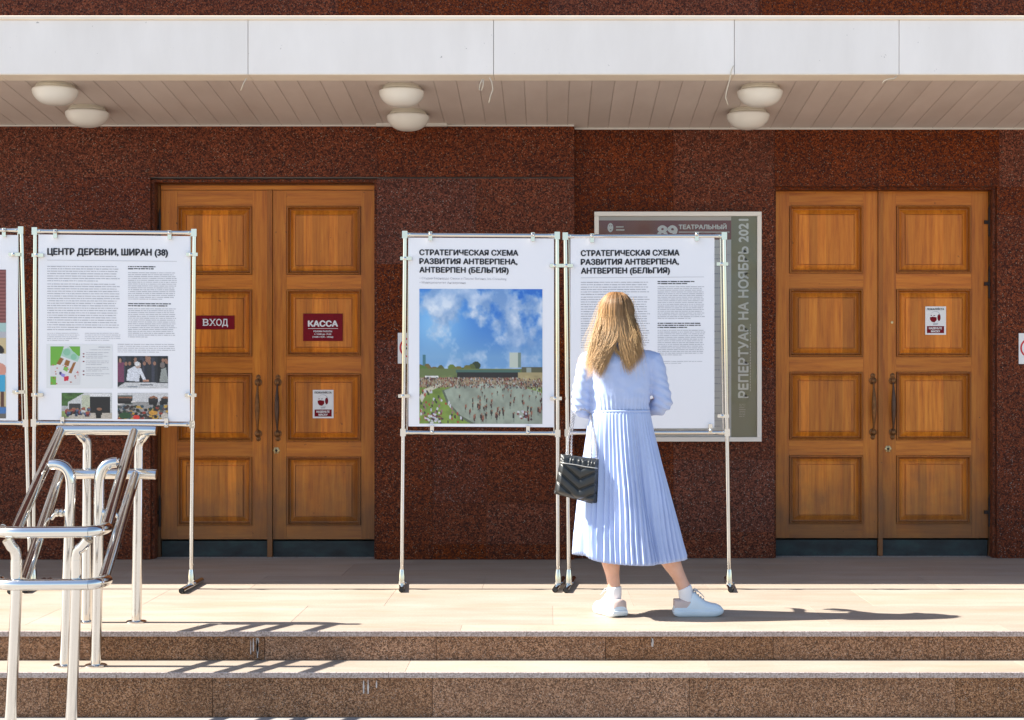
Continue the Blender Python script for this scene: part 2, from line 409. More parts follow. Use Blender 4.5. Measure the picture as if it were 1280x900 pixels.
# corner return where the left wall stands proud
slab('granite_slab', X(718, WL)-.03, X(718, WL)-.001, WL+.032, WR+.028, .002, Z(130, WL), M['granite'], B)
# upper wall over the canopy
for i in range(-8, 9):
    for j in range(4):
        slab('granite_slab', i*1.45+.001, (i+1)*1.45-.001, WL-.004, WL+.028, 3.44+j*.9+.001, 3.44+(j+1)*.9-.001, M['granite'], B, .001)

MB().box(-14, 14, WL-.002, WL+.027, 3.44+3.6+.002, 18.1).build('upper_wall', M['granite'], B)

# door openings
def reveal(x0, x1, ztop, y0, y1, mat, right_only=False):
    MB().box(x0-.0, x0+.02, y0+.031, y1, 0.001, ztop).build('door_reveal', mat, B)
    MB().box(x1-.02, x1, y0+.031, y1, 0.001, ztop).build('door_reveal', mat, B)
    MB().box(x0+.02, x1-.02, y0+.031, y1, ztop-.02, ztop).build('door_reveal', mat, B)
def panel(xa, xb, za, zb, yf, leaf):
    """raised and fielded panel: bead, hollow, slope, field"""
    prof = [(0, .010), (.004, .010), (.0045, -.011), (.013, -.013), (.017, .006), (.022, .017), (.028, .018), (.052, .005), (.061, .001), (.0615, .009), (.0665, .009), (.067, -.001)]
    mb = MB(); rg = []
    for ins, d in prof:
        rg.append([Vector((xa+ins, yf+d, za+ins)), Vector((xb-ins, yf+d, za+ins)), Vector((xb-ins, yf+d, zb-ins)), Vector((xa+ins, yf+d, zb-ins))])
    mb.rings(rg, cap=False)
    n = len(prof); b = (n-1)*4
    # beads and hollows get darker wood, shade painted in; field set in separately
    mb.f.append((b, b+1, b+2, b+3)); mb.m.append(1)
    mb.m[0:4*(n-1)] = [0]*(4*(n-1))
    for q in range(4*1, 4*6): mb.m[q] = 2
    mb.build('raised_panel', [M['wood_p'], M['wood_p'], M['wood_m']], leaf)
def leafdoor(x0, x1, z0, z1, yf, pxl, pxr, rowsz):
    """one door leaf: stiles, with its rails and panels as sub-parts"""
    xa, xb = pxl, pxr
    mb = MB().box(x0, xa, yf, yf+.045, z0, z1).box(xb, x1, yf, yf+.045, z0, z1).box(xa, xb, yf+.02, yf+.04, z0+.01, z1-.01)
    leaf = mb.build('door_leaf', M['wood_z'], B)
    edges = [z1] + [q for r_ in rowsz for q in r_] + [z0]
    for k in range(0, len(edges), 2):
        MB().box(xa+.0005, xb-.0005, yf+.0012, yf+.044, edges[k+1], edges[k]).build('rail', M['wood_x'], leaf)
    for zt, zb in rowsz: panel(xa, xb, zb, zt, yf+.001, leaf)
    return leaf
def pull(px, py0, py1, D, leaf, mat, mat2):
    x = X(px, D); zt, zb = Z(py0, D), Z(py1, D)
    RX = Matrix.Rotation(R(90), 3, 'X')
    for z, s in ((zt-.055, 1), (zb+.055, -1)):
        mb = MB()
        mb.lathe((x, D, z), [(.026, 0), (.027, .004), (.020, .008), (.014, .012), (.012, .03), (0.002, .034)], 16, RX)
        mb.lathe((x, D, z+s*.036), [(.017, 0), (.016, .004), (.006, .009), (.001, .010)], 12, RX)
        mb.tube([(x, D-.004, z+s*.04), (x, D-.005, z+s*.055)], [.008, .001], 8)
        mb.build('handle_rose', mat, leaf, smooth=True, angle=35)
    N = 14; pts = []; rs = []
    for i in range(N+1):
        f = i/N; z = (zt-.055) + (zb+.055-zt+.055)*f
        pts.append((x, D-.018-.028*math.sin(math.pi*f)**.6, z)); rs.append(.006+.011*math.sin(math.pi*min(1, max(0, (f-.08)/.84)))**1.3)
    MB().tube(pts, rs, 12).build('handle', mat2, leaf, smooth=True, angle=50)
def lock(px, py, D, leaf):
    x, z = X(px, D), Z(py, D); RX = Matrix.Rotation(R(90), 3, 'X')
    mb = MB(); mb.lathe((x, D, z), [(.020, 0), (.022, .003), (.018, .006), (.012, .007), (.011, .004), (.001, .004)], 16, RX)
    for a in range(6):
        q = math.pi*a/3; mb.lathe((x+.019*math.cos(q), D-.001, z+.019*math.sin(q)), [(.006, 0), (.005, .004), (.001, .005)], 8, RX)
    mb.build('lock', M['brass'], leaf, smooth=True, angle=40)
    MB().lathe((x, D-.0075, z), [(.009, 0), (.001, .0006)], 10, RX).box(x-.003, x+.003, D-.0095, D-.0075, z-.012, z+.002).build('keyhole', M['black'], leaf)
def doorset(D, wall, ox0, ox1, oy0, leaves, lint, astr, kick_y, rows_py):
    yo = D
    fx0, fx1 = X(ox0, wall), X(ox1, wall)
    reveal(fx0, fx1, Z(oy0, wall), wall, D+.09, M['granite'])
    MB().box(fx0+.021, X(leaves[0][0], D)-.003, D-.012, D+.06, .002, Z(lint[0], D)).build('door_frame', M['wood_d'], B)
    MB().box(X(leaves[1][1], D)+.003, fx1-.021, D-.012, D+.06, .002, Z(lint[0], D)).build('door_frame', M['wood_d'], B)
    MB().box(fx0+.021, fx1-.021, D-.010, D+.06, Z(lint[0], D)+.001, Z(oy0, wall)-.021).build('door_frame', M['wood_d'], B)
    MB().box(X(leaves[0][0], D), X(leaves[1][1], D), D-.006, D+.05, Z(lint[1], D)+.004, Z(lint[0], D)).build('lintel_board', M['wood_x'], B)
    MB().box(X(astr[0], D), X(astr[1], D), D-.014, D+.02, .006, Z(lint[1], D)).build('astragal', M['wood_m'], B)
    out = []
    for (l0, l1, p0, p1) in leaves:
        zz = [(Z(a, D), Z(b, D)) for a, b in rows_py]
        lf = leafdoor(X(l0, D), X(l1, D), Z(kick_y, D), Z(lint[1], D), D, X(p0, D), X(p1, D), zz); out.append(lf)
        MB().box(X(l0, D)+.002, X(l1, D)-.002, D+.012, D+.03, .004, Z(kick_y+2.5, D)).build('kick_plate', M['kick'], lf)
        nb = MB()
        for q in range(6): nb.lathe((X(l0+8+(l1-l0-16)*q/5, D), D+.012, .018), [(.004, 0), (.003, .002), (.001, .002)], 8, Matrix.Rotation(R(90), 3, 'X'))
        nb.build('rivet', M['iron'], lf, smooth=True)
    MB().box(fx0, fx1, D-.03, D+.06, .001, .0035).build('threshold', M['nosing'], B)
    return out
DL = 11.70; DR = 11.77
LL, LR_ = doorset(DL, WL, 188, 471, 223.5, [(201.5, 334, 221.5, 315.5), (341, 468, 358, 451.5)], (232, 238), (334.5, 340.5), 674,
                  [(257.5, 343.5), (361.8, 445.5), (466.5, 552), (570.5, 657)])
RL, RR_ = doorset(DR, WR, 967, 1246, 233, [(969, 1097, 986.4, 1079), (1103.5, 1235, 1120, 1214)], (234, 238.5), (1097.5, 1103), 672.5,
                  [(257, 342), (361, 446.4), (464.5, 550.5), (569, 655)])
pull(323, 468, 552, DL, LL, M['bronze'], M['bronze']); pull(347.5, 468, 552, DL, LR_, M['bronze'], M['bronze_dark']); lock(345.5, 563, DL, LR_)
pull(1091, 466, 550, DR, RL, M['bronze'], M['bronze']); pull(1115.5, 466, 550, DR, RR_, M['bronze'], M['bronze_dark']); lock(1110, 561, DR, RR_)
MB().lathe((X(1115, DR), DR, Z(403, DR)), [(.010, 0), (.009, .003), (.005, .004), (.001, .003)], 12, Matrix.Rotation(R(90), 3, 'X')).build('peephole', M['brass'], RR_, smooth=True, angle=40)
for D, px, ys, lf in ((DR, 1236, (278, 355, 640), RR_), (DL, 200.5, (284, 640), LL)):
    for y in ys:
        x = X(px, D); z = Z(y, D)
        MB().tube([(x, D-.018, z-.10), (x, D-.018, z+.10)], .009, 10).box(x-.035, x+.006, D-.022, D-.001, z-.012, z+.012).tube([(x, D-.018, z+.10), (x, D-.018, z+.125)], [.006, .002], 8).build('hinge', M['iron'], lf, smooth=True, angle=40)

# canopy
CF = 10.20
def zsof(y): return EYE + 1.872 - .085*(y-10.4)
fj = [X(p, CF) for p in (310, 617, 918, 1124)]
fjs = [-9.0, -7.6, -6.1, -4.6, -3.35] + fj + [3.6, 5.1, 6.6, 8.0, 9.0]
for a, b in zip(fjs[:-1], fjs[1:]):
    slab('fascia_panel', a+.0015, b-.0015, CF, CF+.03, 3.093, 3.42, M['fascia'], B, .002)
    slab('fascia_return', a+.001, b-.001, CF+.002, 10.40, 3.088, 3.0925, M['coping'], B, .0005)  # warm light off the floor put into the cream colour of this lip
slab('coping', -9, 9, CF-.012, CF+.2, 3.421, 3.445, M['coping'], B, .003)
MB().box(-9, 9, CF+.031, WL-.005, 3.16, 3.42).build('canopy_slab', M['concrete'], B)
SP = .1406
def strip(x0, x1, name='soffit_strip'):
    key = ('s', round(x1-x0, 3))
    if key not in _bc:
        w_ = x1-x0-.0022; mb = MB()
        for (ya, yb) in ((10.405, WR+.03),):
            za, zb = zsof(ya), zsof(yb)
            pr = [(-w_/2, 0.002), (-w_/2+.003, 0), (w_/2-.003, 0), (w_/2, .002)]
            vs = [(px_, ya, za+d) for px_, d in pr] + [(px_, yb, zb+d) for px_, d in pr]
            mb.add(vs, [(i, i+1, i+5, i+4) for i in range(3)]); mb.add([(-w_/2-.003, ya, za+.004), (w_/2+.003, ya, za+.004), (w_/2+.003, yb, zb+.004), (-w_/2-.003, yb, zb+.004)], [(0, 1, 2, 3)])
        me, c = mb.mesh('strip', center=False); me.materials.append(M['soffit']); _bc[key] = me
    return put(name, _bc[key], ((x0+x1)/2, 0, 0), None, B)
i0 = -44
for i in range(i0, 44): strip(-.012+i*SP, -.012+(i+1)*SP)
strip(-9, -.012+i0*SP); strip(-.012+44*SP, 9)
MB().box(-9, X(718, WL)-.001, WL-.008, WL-.001, zsof(WL)-.012, zsof(WL)-.001).build('edge_trim', M['trim'], B)
MB().box(X(718, WL)+.002, 9, WR-.010, WR-.002, zsof(WR)-.014, zsof(WR)-.001).build('edge_trim', M['trim'], B)
MB().box(X(471, WL), X(559, WL), WL-.045, WL-.010, zsof(WL)-.016, zsof(WL)+.004).build('mounting_strip', M['trim'], B)

# ------------------------------------------------------------ ceiling lights
def lamp(px, py, D, label):
    z = zsof(D); x = X(px, D)
    e = empty('ceiling_light', (x, D, z), label, 'lamp', 'round ceiling lights under the canopy')
    r = .136
    MB().lathe((x, D, z), [(r*.82, .008), (r*.86, -.004), (r*.90, -.010), (r*.90, -.018), (r*.97, -.022), (r*.97, -.030), (r*.9, -.034)][::-1], 40).build('ring', M['lamp_ring'], e, smooth=True, angle=40)
    pr = [(r*1.045*math.cos(q)**.8 if q < 1.55 else .002, -.030-.098*math.sin(q)**1.05) for q in [i*math.pi/2/16 for i in range(17)]]
    MB().lathe((x, D, z), [(r*.6, -.026), (r*1.0, -.024)] + pr, 40).build('glass_dome', M['lamp_glass'], e, smooth=True)
for a in ((69, 112, 10.52, 'leftmost round opal ceiling light, nearer the white canopy edge'), (109, 141, 11.10, 'round opal ceiling light of the left pair, nearer the granite wall'),
          (502, 119, 10.56, 'round opal ceiling light of the middle pair, nearer the white canopy edge'), (510, 148, 11.20, 'round opal ceiling light overlapping the pale mounting strip at the wall'),
          (950, 118, 10.56, 'round opal ceiling light of the right pair, nearer the white canopy edge'), (935, 147, 11.16, 'round opal ceiling light of the right pair, nearer the granite wall')): lamp(*a)
# loose cords at the fascia
def cord(pts, D, label, r=.0028):
    tag(MB().tube([P(x, y, D+d) for x, y, d in pts], r, 6).build('loose_cord', M['cord'], smooth=True), label, 'cord', 'loose cords hanging from the canopy')
cord([(612, 97, -.004), (615, 104, 0), (616, 112, 0), (613, 120, 0), (611, 129, 0)], CF, 'wavy cream cord end hanging right of the knotted loop on the canopy edge')
cord([(603, 99, -.004), (600, 105, 0), (599, 112, 0), (602, 113, 0), (604, 106, 0), (604, 99, -.004)], CF, 'small knotted loop of cream cord under the canopy edge')
cord([(917, 82, -.006), (914, 88, -.006), (912, 100, -.008), (908, 115, 0), (907, 122, 0), (910, 131, 0)], CF, 'long cream cord hanging beside the right pair of ceiling lights')
cord([(1121, 95, -.006), (1118, 98, -.01), (1110, 99, -.012), (1105, 101, -.012), (1103, 104, -.01)], CF, 'short frayed cord sticking out at the right fascia joint')
cord([(308, 98, -.004), (304, 105, -.002), (301, 113, -.002)], CF, 'short pale cord end under the left fascia joint')

# ------------------------------------------------------------ lettering and print
_dg = None
def text_mesh(s, bold=0.0, spacing=1.0):
    cu = bpy.data.curves.new('t', 'FONT'); cu.body = s; cu.size = 1; cu.offset = bold; cu.space_character = spacing; cu.resolution_u = 3
    o = bpy.data.objects.new('t', cu); COL.objects.link(o)
    dg = bpy.context.evaluated_depsgraph_get(); dg.update()
    me = bpy.data.meshes.new_from_object(o.evaluated_get(dg)); bpy.data.objects.remove(o)
    A = np.empty(len(me.vertices)*3); me.vertices.foreach_get('co', A); return me, A.reshape(-1, 3)
_cap = {}
def capheight(bold):
    if bold not in _cap:
        me, A = text_mesh('Н', bold); _cap[bold] = (A[:, 1].min(), A[:, 1].max())
    return _cap[bold]
def text(s, x0, x1, ycap, ybase, D, mat, parent, bold=.02, k=0.0, xref=None, vertical=False, dy=0.0, name='lettering', spacing=1.0):
    """lettering fitted between x0..x1 (cap height ycap..ybase), measured on the plane at distance D"""
    me, A = text_mesh(s, 0, spacing); lo, hi = capheight(0)
    u = (A[:, 0]-A[:, 0].min())/(A[:, 0].max()-A[:, 0].min()); v = (A[:, 1]-lo)/(hi-lo)
    if vertical: px = ybase + (ycap-ybase)*v; py = x0 + (x1-x0)*u     # x0 bottom py, x1 top py, ybase/ycap are px
    else:
        px = x0 + (x1-x0)*u; py = ybase + (ycap-ybase)*v + k*(px-(xref if xref is not None else x0))
    Wd = np.stack([(px-PX)*D/F, np.full_like(px, D-dy), EYE-(py-PY)*D/F], 1)
    if bold > .01:      # heavier strokes: the glyph sheets printed again a hair to each side
        st = abs(ycap-ybase)*D/F*bold*2.5; fs = [tuple(p.vertices) for p in me.polygons]; mb = MB()
        sh = [(0, 0), (-1, 0), (1, 0), (0, .7), (0, -.7)]
        for i, (a, b) in enumerate(sh):
            W2 = Wd.copy(); W2[:, 0] += a*st; W2[:, 2] += b*st; W2[:, 1] -= .0004*i; mb.add(W2.tolist(), fs)
        bpy.data.meshes.remove(me); return mb.build(name, mat, parent)
    me.vertices.foreach_set('co', Wd.ravel()); me.update()
    return bm_obj(name, me, mat, parent)
def smooth_noise(h, w_, sc, seed, octs=4):
    r_ = np.random.RandomState(seed); out = np.zeros((h, w_)); amp = 1; tot = 0
    for o in range(octs):
        n = max(2, int(sc*2**o)); g = r_.rand(n+2, n+2)
        yy = np.linspace(0, n, h); xx = np.linspace(0, n, w_); yi = np.minimum(yy.astype(int), n); xi = np.minimum(xx.astype(int), n)
        fy = (yy-yi)[:, None]; fx = (xx-xi)[None, :]; fy = fy*fy*(3-2*fy); fx = fx*fx*(3-2*fx)
        a = g[yi][:, xi]; b = g[yi][:, np.minimum(xi+1, n+1)]; c = g[np.minimum(yi+1, n+1)][:, xi]; d = g[np.minimum(yi+1, n+1)][:, np.minimum(xi+1, n+1)]
        out += amp*((a*(1-fx)+b*fx)*(1-fy)+(c*(1-fx)+d*fx)*fy); tot += amp; amp *= .55
    return out/tot
def s2l(a): a = np.clip(a/255., 0, 1); return np.where(a <= .04045, a/12.92, ((a+.055)/1.055)**2.4)
def print_grid(name, img, px0, px1, py0, py1, D, parent, k=0.0, xref=0, gain=.86):
    """a printed picture: a flat sheet whose colours are stored on a fine grid"""
    h, w_ = img.shape[:2]
    xs = np.linspace(px0, px1, w_); ys = np.linspace(py0, py1, h); gx, gy = np.meshgrid(xs, ys)
    gy = gy + k*(gx-xref)
    V = np.stack([(gx-PX)*D/F, np.full_like(gx, D), EYE-(gy-PY)*D/F], -1).reshape(-1, 3)
    idx = np.arange(h*w_).reshape(h, w_)
    fs = np.stack([idx[:-1, :-1], idx[1:, :-1], idx[1:, 1:], idx[:-1, 1:]], -1).reshape(-1, 4)
    me = bpy.data.meshes.new(name); me.vertices.add(h*w_); me.vertices.foreach_set('co', V.ravel())
    me.loops.add(fs.size); me.loops.foreach_set('vertex_index', fs.ravel()); me.polygons.add(len(fs))
    me.polygons.foreach_set('loop_start', np.arange(0, fs.size, 4)); me.update(calc_edges=True)
    ca = me.color_attributes.new('Col', 'FLOAT_COLOR', 'POINT'); c4 = np.ones((h*w_, 4)); c4[:, :3] = s2l(img.reshape(-1, 3))*gain
    ca.data.foreach_set('color', c4.ravel())
    return bm_obj(name, me, M['print'], parent)
def blank(h, w_, c): a = np.zeros((h, w_, 3)); a[:] = c; return a
def rect(a, x0, y0, x1, y1, c, al=1.0):
    h, w_ = a.shape[:2]; X0, X1, Y0, Y1 = int(x0*w_), max(int(x1*w_), int(x0*w_)+1), int(y0*h), max(int(y1*h), int(y0*h)+1)
    a[max(Y0,0):Y1, max(X0,0):X1] = a[max(Y0,0):Y1, max(X0,0):X1]*(1-al)+np.array(c)*al
def ell(a, cx, cy, rx, ry, c, al=1.0):
    h, w_ = a.shape[:2]; yy, xx = np.mgrid[0:h, 0:w_]; m = ((xx/w_-cx)/rx)**2+((yy/h-cy)/ry)**2 < 1
    a[m] = a[m]*(1-al)+np.array(c)*al
def poly(a, pts, c):
    h, w_ = a.shape[:2]; yy, xx = np.mgrid[0:h, 0:w_]; xx = xx/w_; yy = yy/h; m = np.zeros((h, w_), bool); n = len(pts)
    for i in range(n):
        (x1, y1), (x2, y2) = pts[i], pts[(i+1) % n]
        if y1 == y2: continue
        m ^= ((yy < y1) != (yy < y2)) & (xx < (x2-x1)*(yy-y1)/(y2-y1)+x1)
    a[m] = c
def figure(a, x, y, hgt, c, rs, leg=None):
    rect(a, x-hgt*.16, y-hgt*.75, x+hgt*.16, y-hgt*.3, c); rect(a, x-hgt*.12, y-hgt*.35, x+hgt*.10, y, leg or tuple(v*.6 for v in c))
    ell(a, x, y-hgt*.86, hgt*.12, hgt*.13, (150, 105, 80))
def img_pool():
    h, w_ = 225, 205; a = blank(h, w_, (90, 150, 215)); rs = np.random.RandomState(5)
    yy, xx = np.mgrid[0:h, 0:w_]; u = xx/w_; v = yy/h
    lg = np.exp(-(((u-.12)/.28)**2+((v-.22)/.22)**2))
    base = np.stack([38+80*lg+75*np.clip(v/.5, 0, 1)**2, 112+72*lg+50*np.clip(v/.5, 0, 1)**2, 205+35*lg+8*v], -1); a[:] = base
    n = smooth_noise(h, w_, 3, 8, 7); n2 = smooth_noise(h, w_, 8, 9, 5); d = np.clip((n*.66+n2*.34-.475)/.10, 0, 1)
    band = .75+.25*np.clip(1-abs(v-.2)/.25, 0, 1); cl = (d*band)[..., None]
    shade = np.clip((smooth_noise(h, w_, 9, 11, 5)-.3)/.4, 0, 1)[..., None]
    a[:] = a*(1-cl*.9)+(np.array([140, 172, 212])*(1-shade)+np.array([250, 250, 252])*shade)*cl*.9
    hz = .585
    rect(a, .03, .49, .055, hz, (70, 120, 130)); rect(a, .735, .475, .82, hz, (196, 205, 190)); rect(a, .80, .475, .825, hz, (120, 140, 130)); ell(a, .46, .565, .035, .03, (45, 60, 40))
    for i in range(26): ell(a, rs.rand()*.45, hz+.0+rs.rand()*.03, .03, .018+.02*rs.rand(), (70+rs.rand()*50, 95+rs.rand()*30, 50))
    rect(a, 0, hz+.01, 1, .70, (105, 120, 70)); rect(a, .3, .60, .82, .625, (70, 105, 95)); rect(a, .31, .62, .80, .66, (35, 35, 35))
    rect(a, .83, .58, 1, .64, (90, 90, 65)); rect(a, .87, .585, .91, .64, (150, 160, 150)); rect(a, .0, .66, 1, .73, (150, 135, 105)); rect(a, .80, .62, 1, .68, (170, 155, 110))
    rect(a, .05, .645, .16, .66, (235, 235, 230))
    a[int(.73*h):] = (120, 145, 60); nz = smooth_noise(h, w_, 24, 31, 3)[..., None]
    a[int(.64*h):] *= (.8+.4*nz)[int(.64*h):]
    pool = [(.20, .75), (.30, .715), (.50, .70), (.80, .71), (1.0, .77), (1.0, 1.0), (.46, 1.0), (.33, .93), (.24, .84)]
    poly(a, [(p[0]-.018, p[1]) for p in pool[:1]]+pool[1:5]+[(1, 1), (.42, 1.0), (.31, .935), (.22, .84)], (95, 105, 85)); poly(a, pool, (150, 162, 146))
    m = (np.abs(a-np.array([150, 162, 146])).sum(-1) < 1); wn = smooth_noise(h, w_, 14, 41, 4)
    a[m] = (np.array([152, 162, 145])*(.82+.36*wn[..., None]))[m]
    poly(a, [(.0, .80), (.04, .74), (.17, .70), (.18, .715), (.06, .77), (.02, .84)], (205, 200, 175))
    for i in range(900):
        x = rs.rand(); y = .655+rs.rand()**1.5*.075; 
        if x > .8: y += (x-.8)*.3*rs.rand()
        c = [(60, 40, 35), (165, 120, 95), (190, 190, 185), (120, 50, 45), (50, 60, 70)][rs.randint(5)]
        rect(a, x, y, x+.006, y+.012, c, .85)
    for i in range(85):
        y = .72+rs.rand()*.27; x = .24+rs.rand()*.76
        if x < .24+(y-.72)*.8: continue
        hg = .016+.034*(y-.72)/.27; c = [(70, 40, 35), (120, 60, 50), (60, 50, 45), (150, 95, 75)][rs.randint(4)]
        figure(a, x, y, hg*1.15, c, rs); rect(a, x-.004, y, x+.004, y+hg*.6, (105, 115, 105), .5)
    for i in range(70):
        y = .75+rs.rand()*.24; x = rs.rand()*(.16+(y-.75)*.9)
        c = [(60, 45, 45), (170, 60, 50), (205, 205, 210), (60, 70, 50), (150, 110, 110)][rs.randint(5)]; ell(a, x, y, .007, .009+.006*rs.rand(), c)
    for x0, y0 in ((.15, .94), (.09, .965), (.85, .93)):
        for i in range(18): ell(a, x0+rs.randn()*.03, y0+rs.randn()*.018, .009, .008, [(190, 190, 200), (130, 60, 60), (70, 50, 55), (215, 215, 215)][rs.randint(4)])
    return a
def img_crowd(kind):
    h, w_ = 70, 100; rs = np.random.RandomState(kind*7+1); a = blank(h, w_, (40, 42, 48))
    if kind == 0:    # people bent over a table of plans
        for i in range(30): x = rs.rand(); rect(a, x, rs.rand()*.15, x+.06, .8, [(25, 27, 33), (60, 62, 75), (35, 38, 50), (20, 20, 24)][rs.randint(4)])
        for i in range(14): ell(a, rs.rand(), .05+rs.rand()*.2, .03, .06, (150, 110, 90))
        rect(a, .0, .2, .13, .8, (120, 60, 90)); ell(a, .05, .14, .03, .07, (160, 120, 100))
        poly(a, [(0, .95), (.15, .80), (1, .82), (1, 1), (0, 1)], (205, 205, 205)); poly(a, [(.17, .75), (.2, .42), (.34, .3), (.46, .38), (.56, .72), (.5, .74), (.44, .55), (.42, .78)], (215, 218, 225))
        ell(a, .40, .28, .06, .10, (190, 165, 150)); ell(a, .385, .24, .055, .07, (215, 215, 215)); poly(a, [(.82, .8), (.86, .4), (.95, .35), (1, .8)], (150, 155, 150)); ell(a, .88, .28, .05, .09, (120, 110, 105))
        rect(a, .5, .74, .62, .79, (190, 140, 115)); rect(a, .45, .88, .7, .91, (60, 65, 75)); rect(a, .2, .93, .4, .96, (120, 130, 140))
    elif kind == 1:  # a white tent at the wood's edge
        a[:] = (175, 178, 178); rect(a, 0, 0, .45, .5, (70, 105, 50)); n = smooth_noise(h, w_, 12, 3, 3)[..., None]; a[:int(.5*h), :int(.45*w_)] *= (.6+.7*n)[:int(.5*h), :int(.45*w_)]
        poly(a, [(.13, .35), (.45, .0), (1, .0), (1, .75), (.13, .75)], (205, 206, 204)); rect(a, .4, .1, .56, .75, (190, 195, 170)); rect(a, .57, .16, .96, .82, (32, 30, 30)); rect(a, .57, .06, .96, .12, (235, 235, 235)); rect(a, .15, .42, .38, .72, (60, 58, 58))
        rect(a, 0, .78, 1, 1, (190, 180, 165)); rect(a, 0, .70, .14, .95, (150, 165, 95))
        for i in range(26): figure(a, .1+rs.rand()*.5, .75+rs.rand()*.18, .22, [(40, 40, 45), (80, 95, 130), (160, 70, 60), (200, 200, 200)][rs.randint(4)], rs)
        figure(a, .74, .98, .42, (25, 22, 22), rs)
    else:            # seated meeting, speakers behind
        a[:] = (150, 148, 145); rect(a, 0, 0, 1, .35, (205, 205, 205)); rect(a, 0, .1, .3, .45, (95, 100, 95)); poly(a, [(0, .38), (.35, .28), (.36, .34), (0, .46)], (225, 220, 215))
        for i in range(10): figure(a, .65+rs.rand()*.33, .42+rs.rand()*.14, .32, (40, 38, 40), rs)
        for i in range(5): figure(a, .05+.05*i, .42, .28, (50, 45, 45), rs)
        for i in range(170):
            c = [(45, 60, 45), (60, 45, 40), (150, 60, 45), (90, 85, 80), (30, 30, 32), (190, 150, 60), (50, 75, 90)][rs.randint(7)]
            ell(a, rs.rand(), .5+rs.rand()*.5, .035, .05, c)
        ell(a, .37, .92, .07, .09, (215, 55, 40)); ell(a, .70, .75, .09, .08, (205, 150, 60)); ell(a, .93, .88, .08, .12, (205, 195, 180)); ell(a, .15, .85, .12, .12, (45, 80, 45))
    return a*(.85+.3*np.random.RandomState(3).rand(*a.shape[:2], 1))
def img_map():
    h, w_ = 100, 76; a = blank(h, w_, (222, 222, 222)); rs = np.random.RandomState(4)
    gr = (112, 178, 62)
    poly(a, [(0, 0), (.45, 0), (.35, .25), (.2, .48), (.0, .5)], gr); poly(a, [(.62, 0), (1, 0), (1, .22), (.92, .3)], gr); rect(a, 0, .78, .2, 1, gr)
    poly(a, [(.42, .08), (.6, .02), (.98, .28), (.9, .40), (.35, .24)], (170, 208, 190)); ell(a, .55, .15, .12, .09, (140, 195, 165)); ell(a, .78, .27, .1, .08, (140, 195, 165))
    for p in ([(.33, .28), (.45, .32), (.33, .48), (.2, .45)], [(.52, .34), (.66, .38), (.6, .52), (.45, .47)], [(.76, .42), (.86, .40), (.7, .70), (.6, .68)]): poly(a, p, (150, 98, 40))
    poly(a, [(.47, .50), (.60, .54), (.56, .66), (.42, .6)], (130, 185, 85))
    poly(a, [(.30, .65), (.38, .66), (.36, .74), (.29, .72)], (50, 40, 110)); poly(a, [(.38, .69), (.5, .72), (.45, .80), (.35, .76)], (150, 140, 215)); poly(a, [(.45, .78), (.62, .76), (.6, .88), (.45, .90)], (205, 30, 60))
    for i in range(34):
        x = rs.rand()*.95; y = .45+rs.rand()*.52
        if .3 < x < .65 and y > .6: continue
        rect(a, x, y, x+.04, y+.025, [(165, 50, 45), (190, 120, 90), (200, 70, 60)][rs.randint(3)])
    return a
def img_square():    # the strip of the leftmost board's picture that shows
    h, w_ = 170, 90; a = blank(h, w_, (150, 90, 85)); yy, xx = np.mgrid[0:h, 0:w_]
    a[(yy // 2) % 2 == 0] = (120, 62, 60); rect(a, 0, .36, 1, .42, (170, 200, 195)); rect(a, 0, .42, 1, .50, (185, 185, 190)); rect(a, 0, .46, 1, 1, (205, 185, 140))
    ell(a, .91, .54, .06, .04, (35, 25, 25)); rect(a, .84, .57, 1, .72, (235, 235, 235)); ell(a, .9, .67, .1, .05, (215, 150, 130)); rect(a, .84, .71, .99, .82, (60, 165, 205)); rect(a, .86, .82, .9, .95, (150, 90, 70)); rect(a, .95, .82, .98, .93, (90, 55, 45))
    rect(a, 0, .92, 1, 1, (105, 100, 95)); ell(a, .85, .94, .2, .025, (70, 120, 180)); rs = np.random.RandomState(2)
    for i in range(9): figure(a, .1+.08*i, .9-.02*(i % 3), .22, [(200, 60, 60), (60, 80, 140), (220, 220, 220)][i % 3], rs)
    return a
def para(mb, x0, x1, y0, y1, pitch, D, k, xref, last=.7, hgt=.95, rs=random):
    """rows of printed words too small to read"""
    n = max(1, int(round((y1-y0)/pitch)))
    for i in range(n):
        y = y0+i*pitch; xe = x1-rs.uniform(0, (x1-x0)*.07) if i < n-1 else x0+(x1-x0)*last; x = x0
        while x < xe-.8:
            w_ = min(rs.choice((1.4, 2.4, 3.6, 5., 6.5, 8)), xe-x); yy = y+k*(x-xref); yb = yy+hgt*rs.uniform(.85, 1.1)
            mb.quad(P(x, yb, D), P(x+w_, yb+k*w_, D), P(x+w_, yy+k*w_, D), P(x, yy, D)); x += w_+.75

